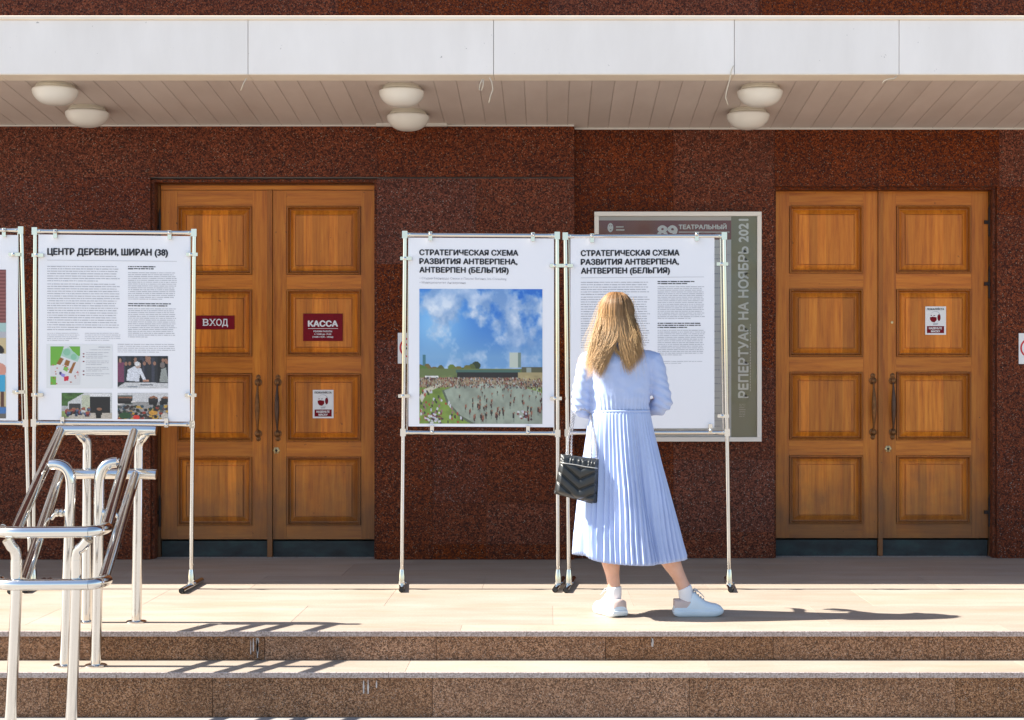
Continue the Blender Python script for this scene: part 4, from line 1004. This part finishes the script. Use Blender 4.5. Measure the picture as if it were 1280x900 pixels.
for s in (-1, 1):
    cap(bd, hc+Vector((s*.040, .072, -.015)), hc+Vector((s*.030, .082, -.030)), .016, .014, 10)   # cheeks
    cap(bd, hc+Vector((s*.016, .087, .030)), hc+Vector((s*.046, .076, .030)), .008, .008, 10)     # brows
    cap(bd, hc+Vector((s*.073, .0, .012)), hc+Vector((s*.071, .0, -.025)), .012, .009, 10)        # ears
cap(bd, shL, elL, .040, .030); cap(bd, elL, wrL, .030, .022); cap(bd, shR, elR, .040, .030); cap(bd, elR, wrR, .030, .022)
cap(bd, pp(770, 447, 0), shL, .05, .05); cap(bd, pp(782, 447, 0), shR, .05, .05)
hand(bd, wrL, Vector((.35, .9, -.25)), Vector((.2, .1, 1)), 1, .8)
hand(bd, wrR, Vector((-.75, .5, .25)), Vector((0, -.2, 1)), -1, .9)
def leg(hip, kn, an, cal, r1=.078, foot=None):
    cap(bd, hip, kn, r1, .052, 18)
    d = an-kn; pts = []; rs = []
    prof = [(0, .052), (.12, .053), (.25, .059), (.36, .0605), (.48, .056), (.62, .046), (.76, .036), (.88, .0335), (1, .0345)]
    for f, r_ in prof: pts.append(kn+d*f+cal*math.sin(math.pi*min(1, f*1.25))*.012); rs.append(r_)
    bd.tube(pts, rs, 20)
leg(hipL, knL, anL, Vector((0, -1, 0))); leg(hipR, knR, anR, Vector((-.6, -1, 0)))
cap(bd, anL, anL+Vector((-.002, .01, -.07)), .033, .030); cap(bd, anL+Vector((0, 0, -.07)), anL+Vector((-.045, .11, -.085)), .026, .022); cap(bd, anR, anR+Vector((.0, .0, -.07)), .033, .030); cap(bd, anR+Vector((0, 0, -.07)), anR+Vector((.12, .0, -.085)), .026, .022)
bm_obj('body', remesh(bd, .005, 3), M['skin'], W0)
# eyes, lips as small parts of the face
for s in (-1, 1):
    mb = MB(); mb.lathe(hc+Vector((s*.031, .083, .016)), [(.0105*math.sin(R(a)), .0105*math.cos(R(a))) for a in range(2, 180, 16)], 14); ey = mb.build('eye', M['white'], W0, smooth=True)
    MB().lathe(hc+Vector((s*.031, .0935, .016)), [(.0045, 0), (.001, .0008)], 12, Matrix.Rotation(R(-90), 3, 'X')).build('iris', M['ink'], ey)

# dress: bodice and sleeves
dr = MB()
loft(dr, [(zz(514), xx(775.2), .152, DP+.005, .112), (zz(506), xx(775.2), .152, DP+.005, .114), (zz(495), xx(775.5), .156, DP+.004, .118), (zz(480), xx(776), .163, DP+.003, .121), (zz(466), xx(776), .168, DP+.002, .122), (zz(455), xx(776.2), .170, DP, .116), (zz(447), xx(776.5), .158, DP, .104), (zz(440), xx(776.5), .120, DP, .088), (zz(435), xx(776), .080, DP, .072), (zz(431), xx(775.5), .066, DP+.002, .064)], 48)
def sleeve(pts, rs): dr.tube(pts, rs, 20)
sleeve([pp(743, 447, 0), pp(737, 450, 0), pp(732.5, 462, .0), pp(729, 480, .0), pp(726.8, 496, .005), pp(727, 506, .02), pp(730, 511, .06), pp(735, 514, .11), pp(740, 516, .165)],
       [.045, .058, .0565, .053, .054, .058, .052, .045, .036])
cap(dr, pp(748, 449, 0), pp(738, 452, 0), .05, .054); cap(dr, pp(802, 448, 0), pp(815, 451, 0), .05, .053)
cap(dr, pp(727, 503, .012), pp(729, 510, .03), .054, .050)
sleeve([pp(807, 447, 0), pp(815, 450, 0), pp(820, 462, .0), pp(824.5, 480, .0), pp(828, 495, .0), pp(829.5, 503, .01), pp(823, 509, .06), pp(814, 510, .11), pp(806, 509, .16)],
       [.045, .055, .053, .049, .049, .052, .049, .044, .038])
cap(dr, pp(829, 500, .004), pp(827, 506, .03), .050, .047)
def wr(a):
    p = Vector(a); f = 0.0
    arm = min(1, max(0, (abs(p.x-xx(776))-.13)/.04))
    # creases: slanting on the back, bunched at the elbows
    n1 = noise.noise(Vector((p.x*9+p.z*10, p.y*5, p.z*9-p.x*9)))
    f += .0075*n1*(1-arm)+(1-arm)*.0035*noise.noise(Vector((p.x*20+p.z*24, p.y*6, p.z*16-p.x*18)))
    zl = (p.z-zz(505))/.12
    ring_ = math.sin((p.z*1.0+p.x*.5)*150+2.5*noise.noise(p*9)); 
    f += arm*(.0030*math.exp(-zl*zl)*ring_+.0010*ring_)
    f += .005*noise.noise(Vector((p.x*18, p.y*12, p.z*9+p.x*12)))*arm
    # gathers just above the waist seam
    gz = max(0, 1-(p.z-zz(512))/.10); ang = math.atan2(p.y-DP, p.x-xx(775))
    f += .0028*gz*math.sin(ang*34+3*noise.noise(p*6))*(1-arm)
    return f
bodice = bm_obj('dress_bodice', remesh(dr, .006, 3, wr), M['dress'], W0)
# collar band and waist seam
mb = MB(); rg = []
for z, r1, r2 in ((zz(434), .071, .069), (zz(432), .066, .066), (zz(428.5), .061, .060), (zz(428), .056, .056), (zz(433), .055, .055)):
    rg.append([(xx(775.5)+r1*math.cos(2*math.pi*k/36), DP+.004+r2*math.sin(2*math.pi*k/36), z) for k in range(36)])
mb.rings(rg, cap=False).build('collar', M['dress'], W0, smooth=True)
mb = MB(); rg = []
for z, e in ((zz(512.2), 0), (zz(513), .0045), (zz(514.6), .0045), (zz(515.4), .001)):
    rg.append([(xx(775.2)+(.153+e)*math.cos(2*math.pi*k/60), DP+.005+(.114+e)*math.sin(2*math.pi*k/60), z) for k in range(60)])
mb.rings(rg, cap=False).build('waistband', M['dress'], W0, smooth=True)
# pleated skirt: a sheet of sharp knife pleats falling over the stepped-out leg
NPL, NZ, NA = 56, 44, 56*10
sk = MB(); rg = []
def lerp(tb, t):
    for (a, va), (b, vb) in zip(tb[:-1], tb[1:]):
        if t <= b: return va+(vb-va)*(t-a)/(b-a)
    return tb[-1][1]
EL = [(0, 738.5), (.05, 737), (.15, 734.2), (.35, 728.5), (.6, 722.5), (.85, 717.5), (1, 716.5)]
ER = [(0, 812), (.05, 813.5), (.15, 817), (.35, 826), (.6, 838), (.85, 850), (1, 857.5)]
for j in range(NZ+1):
    t = j/NZ; xl, xr = xx(lerp(EL, t)), xx(lerp(ER, t)); cx = (xl+xr)/2; hw = (xr-xl)/2
    hd2 = .114+.125*t**.9; cy = DP+.005+.02*t; ring = []
    for k in range(NA):
        u = k/NA; q = 2*math.pi*u+.05*math.sin(3*t+u*9)
        ph = (u*NPL+.20*math.sin(u*23)+.55*noise.noise(Vector((math.cos(q)*3, math.sin(q)*3, t*1.5)))) % 1.0
        pl = (ph/.30 if ph < .30 else (1-ph)/.70)-.5        # saw-tooth: knife pleat
        amp = (.0022+.0155*t**.75)*(1+.7*noise.noise(Vector((math.cos(q)*7, math.sin(q)*7, t*.8))))
        lo = .016*t*noise.noise(Vector((math.cos(q)*1.7, math.sin(q)*1.7, t*.9+3)))
        # a deep fold where the cloth turns over the right leg
        lo += .014*min(1, t*2)*math.sin(6.5*q+1.0+.8*math.sin(4*t)); dq = (q-R(302)); lo -= .026*math.exp(-(dq/.13)**2)*min(1, t*2.2)
        dq = (q-R(262)); lo += .014*math.exp(-(dq/.30)**2)*t
        e = pl*amp+lo
        px_ = cx+(hw-.014*t+e)*math.cos(q); py_ = cy+(hd2+e)*math.sin(q)
        zt = zz(513.5); zh = zz(699.5)+.010*math.sin(q*2+1)+(.022*max(0, math.cos(q-R(200)))**6)+.006*max(0, -math.cos(q-R(290)))+.004*pl
        ring.append((px_, py_, zt+(zh-zt)*t))
    rg.append(ring)
sk.rings(rg, cap=False)
sko = sk.build('dress_skirt', M['dress'], W0, smooth=True)
sm = sko.modifiers.new('thick', 'SOLIDIFY'); sm.thickness = .0012
sko.data.set_sharp_from_angle(angle=R(38))

# socks and trainers
def sock(an, up, foot_dir):
    b = an+Vector((0, 0, -.085)); mb = MB(); d = (up-an).normalized()
    top = an+d*.012
    mb.tube([b+foot_dir*.015, an+Vector((0, 0, -.045))+foot_dir*.008, an+Vector((0, 0, -.02)), an, top, top+d*.006, top+d*.004], [.038, .038, .0375, .0375, .0385, .0365, .030], 24)
    return mb.build('sock', M['sock'], W0, smooth=True)
def shoe(an, dirv, L=.262):
    """chunky low trainer: flared sole, padded upper, laced throat; heel under the ankle"""
    d = Vector(dirv).normalized(); s = Vector((-d.y, d.x, 0)); o = Vector((an.x, an.y, 0))-d*.066
    def at(u, v, z): return o+d*(u*L)+s*v+Vector((0, 0, z))
    def half(u):   # half width of the footprint
        return .047*(max(0, 1-abs((u-.18)/.26)**2.4) if u < .18 else 1)**.5*(1-.10*math.sin(math.pi*min(1, max(0, (u-.15)/.5)))) if u < .68 else .0475*max(0, 1-((u-.68)/.335)**2.6)**.5
    # sole
    U = [.0+.004+i*(.992)/30 for i in range(31)]
    outline = [(u, half(u)+.004) for u in U]+[(u, -half(u)-.004) for u in U[::-1]]
    mb = MB(); rg = []
    for z, e, lift in ((.001, .86, 1), (.004, .95, 1), (.014, 1.03, .9), (.024, 1.05, .6), (.033, 1.02, .3), (.037, .96, .2)):
        rg.append([at(.5+(u-.5)*(1+(e-1)*.35), v*e, z+lift*.012*max(0, (u-.8)/.2)**2+lift*.006*max(0, (.1-u)/.1)**2) for u, v in outline])
    mb.rings(rg); so_ = mb.build('shoe_sole', M['sole'], W0, smooth=True, angle=60)
    # upper
    def top(u): return lerp([(0, .050), (.05, .068), (.14, .066), (.26, .066), (.33, .100), (.385, .128), (.43, .127), (.52, .104), (.64, .080), (.76, .069), (.87, .064), (.95, .054), (1, .038)], u)
    mb = MB(); rg = []
    for i in range(33):
        u = .012+.976*i/32; h = half(u)+.0015; T = top(u); ring = []
        for k in range(17):
            q = math.pi*k/16; c, sn = math.cos(q), math.sin(q)
            ring.append(at(u, h*math.copysign(abs(c)**(.7 if u > .3 else .8), c), .030+(T-.030)*sn**.75))
        rg.append(ring)
    mb.rings(rg, closed=False, cap=True)
    up = mb.build('shoe_upper', M['shoe'], W0, smooth=True, angle=70)
    # heel tab and throat
    mb = MB(); rg = []
    for i in range(13):
        u = .018+.33*i/12; h = half(u)*.97; ring = []
        for k in range(11):
            q = math.pi*k/10; c, sn = math.cos(q), math.sin(q); ring.append(at(u, h*c, .045+(.092-.045)*sn**.35))
        rg.append(ring)
    mb.rings(rg, closed=False, cap=True).build('shoe_lining', M['shoe_tab'], W0, smooth=True)
    for q in range(5):
        u = .40+.052*q; z = top(u)+.001; w2 = .022-.001*q
        pts = [at(u, w2*c/4., z+.004-(abs(c)/4.)**2*.012) for c in range(-4, 5)]
        MB().tube(pts, .0028, 6).build('lace', M['lace'], up, smooth=True)
    for sg in (-1, 1):
        b = at(.40, 0, .132)
        MB().tube(arc(b, b+s*sg*.028+Vector((0, 0, .022))+d*.01, b+s*sg*.034+d*.035+Vector((0, 0, -.012)), 8), .0022, 6).build('lace', M['lace'], up, smooth=True)
        MB().tube(arc(b, b+s*sg*.02+d*.03+Vector((0, 0, .004)), b+s*sg*.036+d*.055+Vector((0, 0, -.03)), 8), .0020, 6).build('lace', M['lace'], up, smooth=True)
fL = Vector((-.42, .9, 0)); fR = Vector((1, .03, 0))
aL = pp(768.5, 738, .0); aR = pp(857, 738, .0)
sock(anL, knL, fL.normalized()); sock(anR, knR, fR.normalized())
shoe(aL, fL); shoe(Vector((aR.x, aR.y+.0, 0)), fR, .262)

# hair: a close underlayer and many fine strands
hs_ = MB(); rg = []
for i in range(1, 15):
    f = math.pi*i/16*.86; rg.append([(hc.x+.083*math.sin(f)*math.cos(2*math.pi*k/30), hc.y-.004+.099*math.sin(f)*math.sin(2*math.pi*k/30)*(1 if math.sin(2*math.pi*k/30) < 0 else .55), hc.z+.030+.094*math.cos(f)) for k in range(30)])
hs_.rings(rg).build('hair_underlayer', M['hair_base'], W0, smooth=True)
rs = random.Random(11)
hv = []; hf = []; hcx = []
def strand(pts, r0, col, tip):
    b = len(hv); N = len(pts)
    for i, p in enumerate(pts):
        t = (pts[min(i+1, N-1)]-pts[max(i-1, 0)]).normalized(); a = t.cross(Vector((0, -1, .1))); a = a.normalized() if a.length > .01 else Vector((1, 0, 0)); c = t.cross(a)
        r_ = r0*(1 if i < N-6 else (N-1-i)/6+.04); f = i/(N-1)
        for k in range(3):
            q = 2*math.pi*k/3; hv.append(p+(a*math.cos(q)+c*math.sin(q)*.7)*r_); hcx.append([col[j]*(1-f)+tip[j]*f for j in range(3)])
    for i in range(N-1):
        for k in range(3): hf.append((b+i*3+k, b+i*3+(k+1) % 3, b+(i+1)*3+(k+1) % 3, b+(i+1)*3+k))
top = hc+Vector((-.004, -.005, .128))
for n_ in range(3400):
    side = -1 if rs.random() < .56 else 1
    v = rs.random(); az = R(side*(2+v*118))            # 0 = straight back, +-90 = ear
    lay = rs.random()
    if rs.random() < .35: az = R(side*rs.uniform(0, 60))
    ca, sa = math.cos(az), math.sin(az)
    rr = 1.0+.14*lay+.035*noise.noise(Vector((az*5, lay*2, 0))); pts = []
    # over the skull
    p0 = top+Vector((rs.uniform(-.012, .012), rs.uniform(-.05, .03), 0))
    for i in range(7):
        f = R(8+i*15.5); x_ = .084*rr*math.sin(f)*sa; y_ = -.098*rr*math.sin(f)*(ca if ca > 0 else ca*.6)
        q = Vector((hc.x+x_, hc.y-.004+y_, hc.z+.030+.096*rr*math.cos(f)))
        if i == 0: q = q*.5+p0*.5
        pts.append(q)
    # fall to one of the two bunches
    w_ = abs(az)/R(120)
    if side < 0:
        ex = 749-17*min(1, w_*1.25)+rs.gauss(0, 2.2); ey = 476-14*min(1, w_*1.3)-abs(rs.gauss(0, 14))+3; 
        if rs.random() < .30: ex = rs.uniform(731, 752); ey = rs.uniform(448, 476)
        ed = -.128+.05*max(0, w_-.35)+rs.gauss(0, .007)
    else:
        ex = 784+18*min(1, w_*1.2)+rs.gauss(0, 2.6); ey = 470-20*min(1, w_*1.2)-abs(rs.gauss(0, 14))+3; ed = -.120+.055*max(0, w_-.35)+rs.gauss(0, .007)
        if rs.random() < .12: ex += rs.uniform(-8, -2)
    en = pp(ex, ey, ed); st = pts[-1]; kz = .30 if abs(az) < R(45) else .48; m_ = Vector((st.x*(1-.38*kz/.48)+en.x*.38*kz/.48+side*(.013 if abs(az) < R(50) else .004), min(st.y, DP-.085-.03*rs.random())*.6+en.y*.4, st.z*kz+en.z*(1-kz)))
    # the hair parts round the collar
    wv = rs.uniform(-1, 1)*.0018; ph = rs.uniform(0, 6); L_ = 10
    cen = abs(az) < R(55); c1 = Vector((st.x*1.05, DP-.108, zz(416))); c2 = Vector((st.x*.8+en.x*.2, DP-.122, zz(434))); jx_ = side*rs.uniform(-.019, .006); c1.x += jx_; c2.x += jx_*1.1
    for i in range(1, L_+1):
        t = i/L_; q = (st*(1-t)**3+c1*3*t*(1-t)**2+c2*3*t*t*(1-t)+en*t**3) if cen else (st*(1-t)**2+m_*2*t*(1-t)+en*t*t); q.x += wv*math.sin(t*7+ph)*t; q.y += wv*math.cos(t*6+ph)*t-.006*math.sin(t*3.1)
        pts.append(q)
    g = rs.gauss(0, .27); warm = rs.random()
    dk = 1.0 if side > 0 or abs(az) < R(30) else 1.35; base = (max(.04, .15+.12*g)*dk, max(.018, .070+.06*g)*dk, max(.007, .025+.03*g)*dk); tip = (.58+.22*g, .37+.15*g, .18+.08*g)  # strands on her left lightened: sunlight put into the hair colour
    if warm > .82: base = tuple(v_*1.5 for v_ in base)
    if warm < .2: base = tuple(v_*.6 for v_ in base); tip = tuple(v_*.75 for v_ in tip)
    strand(pts, rs.uniform(.0007, .0015), base, tip)
# flyaway hairs
for n_ in range(110):
    side = rs.choice((-1, 1)); az = R(side*rs.uniform(20, 110)); st = hc+Vector((.09*math.sin(az), -.10*math.cos(az), rs.uniform(-.03, .11)))
    en = pp(rs.uniform(722, 748) if side < 0 else rs.uniform(786, 808), rs.uniform(425, 480), -.13+rs.gauss(0, .015)); b_ = (st+en)/2+Vector((side*rs.uniform(.0, .03), -.02*rs.random(), rs.uniform(-.02, .03)))
    strand([st*(1-t)**2+b_*2*t*(1-t)+en*t*t for t in [i/14 for i in range(15)]], .0005, (.35,.22,.10), (.6,.42,.2))
# the loop of hair lying round the collar
for n_ in range(60):
    a0 = pp(765+rs.gauss(0, 1.2), 425, -.10); c0 = pp(788+rs.gauss(0, 1.2), 425+rs.gauss(0, 1), -.10); b0 = pp(774+rs.gauss(0, 1.5), 462+rs.gauss(0, 2.2), -.118)
    strand([a0*(1-t)**2+b0*2*t*(1-t)+c0*t*t for t in [i/12 for i in range(13)]], rs.uniform(.0007, .0012), (.42,.26,.11), (.5,.32,.14))
me = bpy.data.meshes.new('hair'); me.from_pydata([tuple(v) for v in hv], [], hf)
ca_ = me.color_attributes.new('Col', 'FLOAT_COLOR', 'POINT'); c4 = np.ones((len(hv), 4)); c4[:, :3] = np.clip(np.array(hcx), .008, 1); ca_.data.foreach_set('color', c4.ravel())
me.polygons.foreach_set('use_smooth', [True]*len(me.polygons)); me.update()
bm_obj('hair', me, M['hair'], W0)

# ------------------------------------------------------------ handbag
def leather():
    t = NT('black_quilted_leather'); a = t.noise(t.coord(), 60, 4)
    return t.set((.016,.018,.018), t.math('ADD', t.math('MULTIPLY', a, .15), .36), bump=a, bstr=.15, bdist=.001, Specular_IOR_Level=.6)
M['leather'] = leather(); M['gun'] = m_steel('gunmetal_chain', (.42,.40,.40), .25); M['zip'] = m_plain('pale_zip', (.62,.60,.55), .35, .6)
BG = empty('handbag', pp(719, 598, -.13), 'black quilted leather handbag with a chevron pattern, hanging from her forearm on chains', 'handbag')
TL, TR, BR, BL = (701, 566), (747.5, 572.5), (745.5, 628), (692.5, 614)
def bagpt(u, v, dd):     # u across, v down
    a = (TL[0]*(1-u)+TR[0]*u, TL[1]*(1-u)+TR[1]*u); b = (BL[0]*(1-u)+BR[0]*u, BL[1]*(1-u)+BR[1]*u)
    return pp(a[0]*(1-v)+b[0]*v, a[1]*(1-v)+b[1]*v, dd)
NU, NV = 72, 80
def relief(u, v):
    q = 0.0; e = (min(u, 1-u)/.10); body = min(1, max(0, v)/.09)**.5*.040*min(1, max(0, e))**.5*(.55+.45*min(1, (v+.06)/.35))*min(1, max(0, (1-v)/.08))**.5
    if v > .24:
        w_ = (v-.24)/.76*1.0; s = w_*1.02-(.62-abs(u-.55)*1.35)*.62
        k = (s/.33) % 1.0; g = min(k, 1-k); q = -.0075*math.exp(-(g/.11)**2)+.003*math.sin(math.pi*k)
    elif v < .20:
        q = min(1, v/.05)*.0035*math.sin(u*52+5*noise.noise(Vector((u*6, v*3, 0)))+2*math.sin(v*9))*max(0, 1-abs(v-.1)/.12)
        k2 = (abs(u-.5)*2.4+v*3.4) % .5; q -= .003*math.exp(-(min(k2, .5-k2)/.05)**2)
    q += .0025*noise.noise(Vector((u*5, v*5, 1)))
    return 0.0 if v <= 0 else max(.0015, body+q)
vs = []; fs = []
for side in (-1, 1):
    b = len(vs)
    for j in range(NV+1):
        for i in range(NU+1): vs.append(bagpt(i/NU, j/NV, -.13+side*relief(i/NU, j/NV)))
    for j in range(NV):
        for i in range(NU):
            a = b+j*(NU+1)+i; fs.append((a, a+1, a+NU+2, a+NU+1))
mb = MB(); mb.add(vs, fs); bb = mb.build('bag_body', M['leather'], BG, smooth=True)
MB().tube([bagpt(.02+.96*i/12, .205+.004*math.sin(i), -.13-relief(.02+.96*i/12, .22)-.002) for i in range(13)], .0024, 8).build('zip', M['zip'], BG, smooth=True)
MB().tube([bagpt(i/16, 1.0, -.13) for i in range(17)], .004, 8).build('piping', M['leather'], BG, smooth=True)
def chain(a, b, sag, name='chain'):
    a, b = Vector(a), Vector(b); L = (b-a).length; n = int(L/.0085); mb = MB(); mid = (a+b)/2+Vector(sag)
    P_ = lambda t: a*(1-t)**2+mid*2*t*(1-t)+b*t*t
    for i in range(n):
        c = P_((i+.5)/n); t = (P_(min(1, (i+1)/n))-P_(i/n)).normalized(); o = t.orthogonal().normalized(); o = Matrix.Rotation(R(45+90*(i % 2)), 3, t) @ o
        mb.tube([c+t*.0068*math.cos(q)+o*.0045*math.sin(q) for q in [2*math.pi*k/8 for k in range(9)]], .0014, 5, cap=False)
    mb.build(name, M['gun'], BG, smooth=True)
chain(pp(716, 518, -.045), bagpt(.14, .02, -.13), (-.006, -.01, 0)); chain(pp(718, 519, -.040), bagpt(.28, .03, -.13), (-.012, -.01, 0))
chain(pp(738, 517, -.03), bagpt(.80, .02, -.135), (.006, -.015, 0)); chain(pp(738.5, 518, -.03), bagpt(.95, .02, -.135), (.010, -.02, 0))
chain(pp(716, 518, -.045), pp(738, 517, -.03), (0, -.03, .05))
for u in (.2, .88): MB().tube([bagpt(u, .02, -.13)+Vector((.008*math.cos(q), -.004, .008*math.sin(q))) for q in [2*math.pi*k/10 for k in range(11)]], .0018, 6).build('ring', M['gun'], BG, smooth=True)
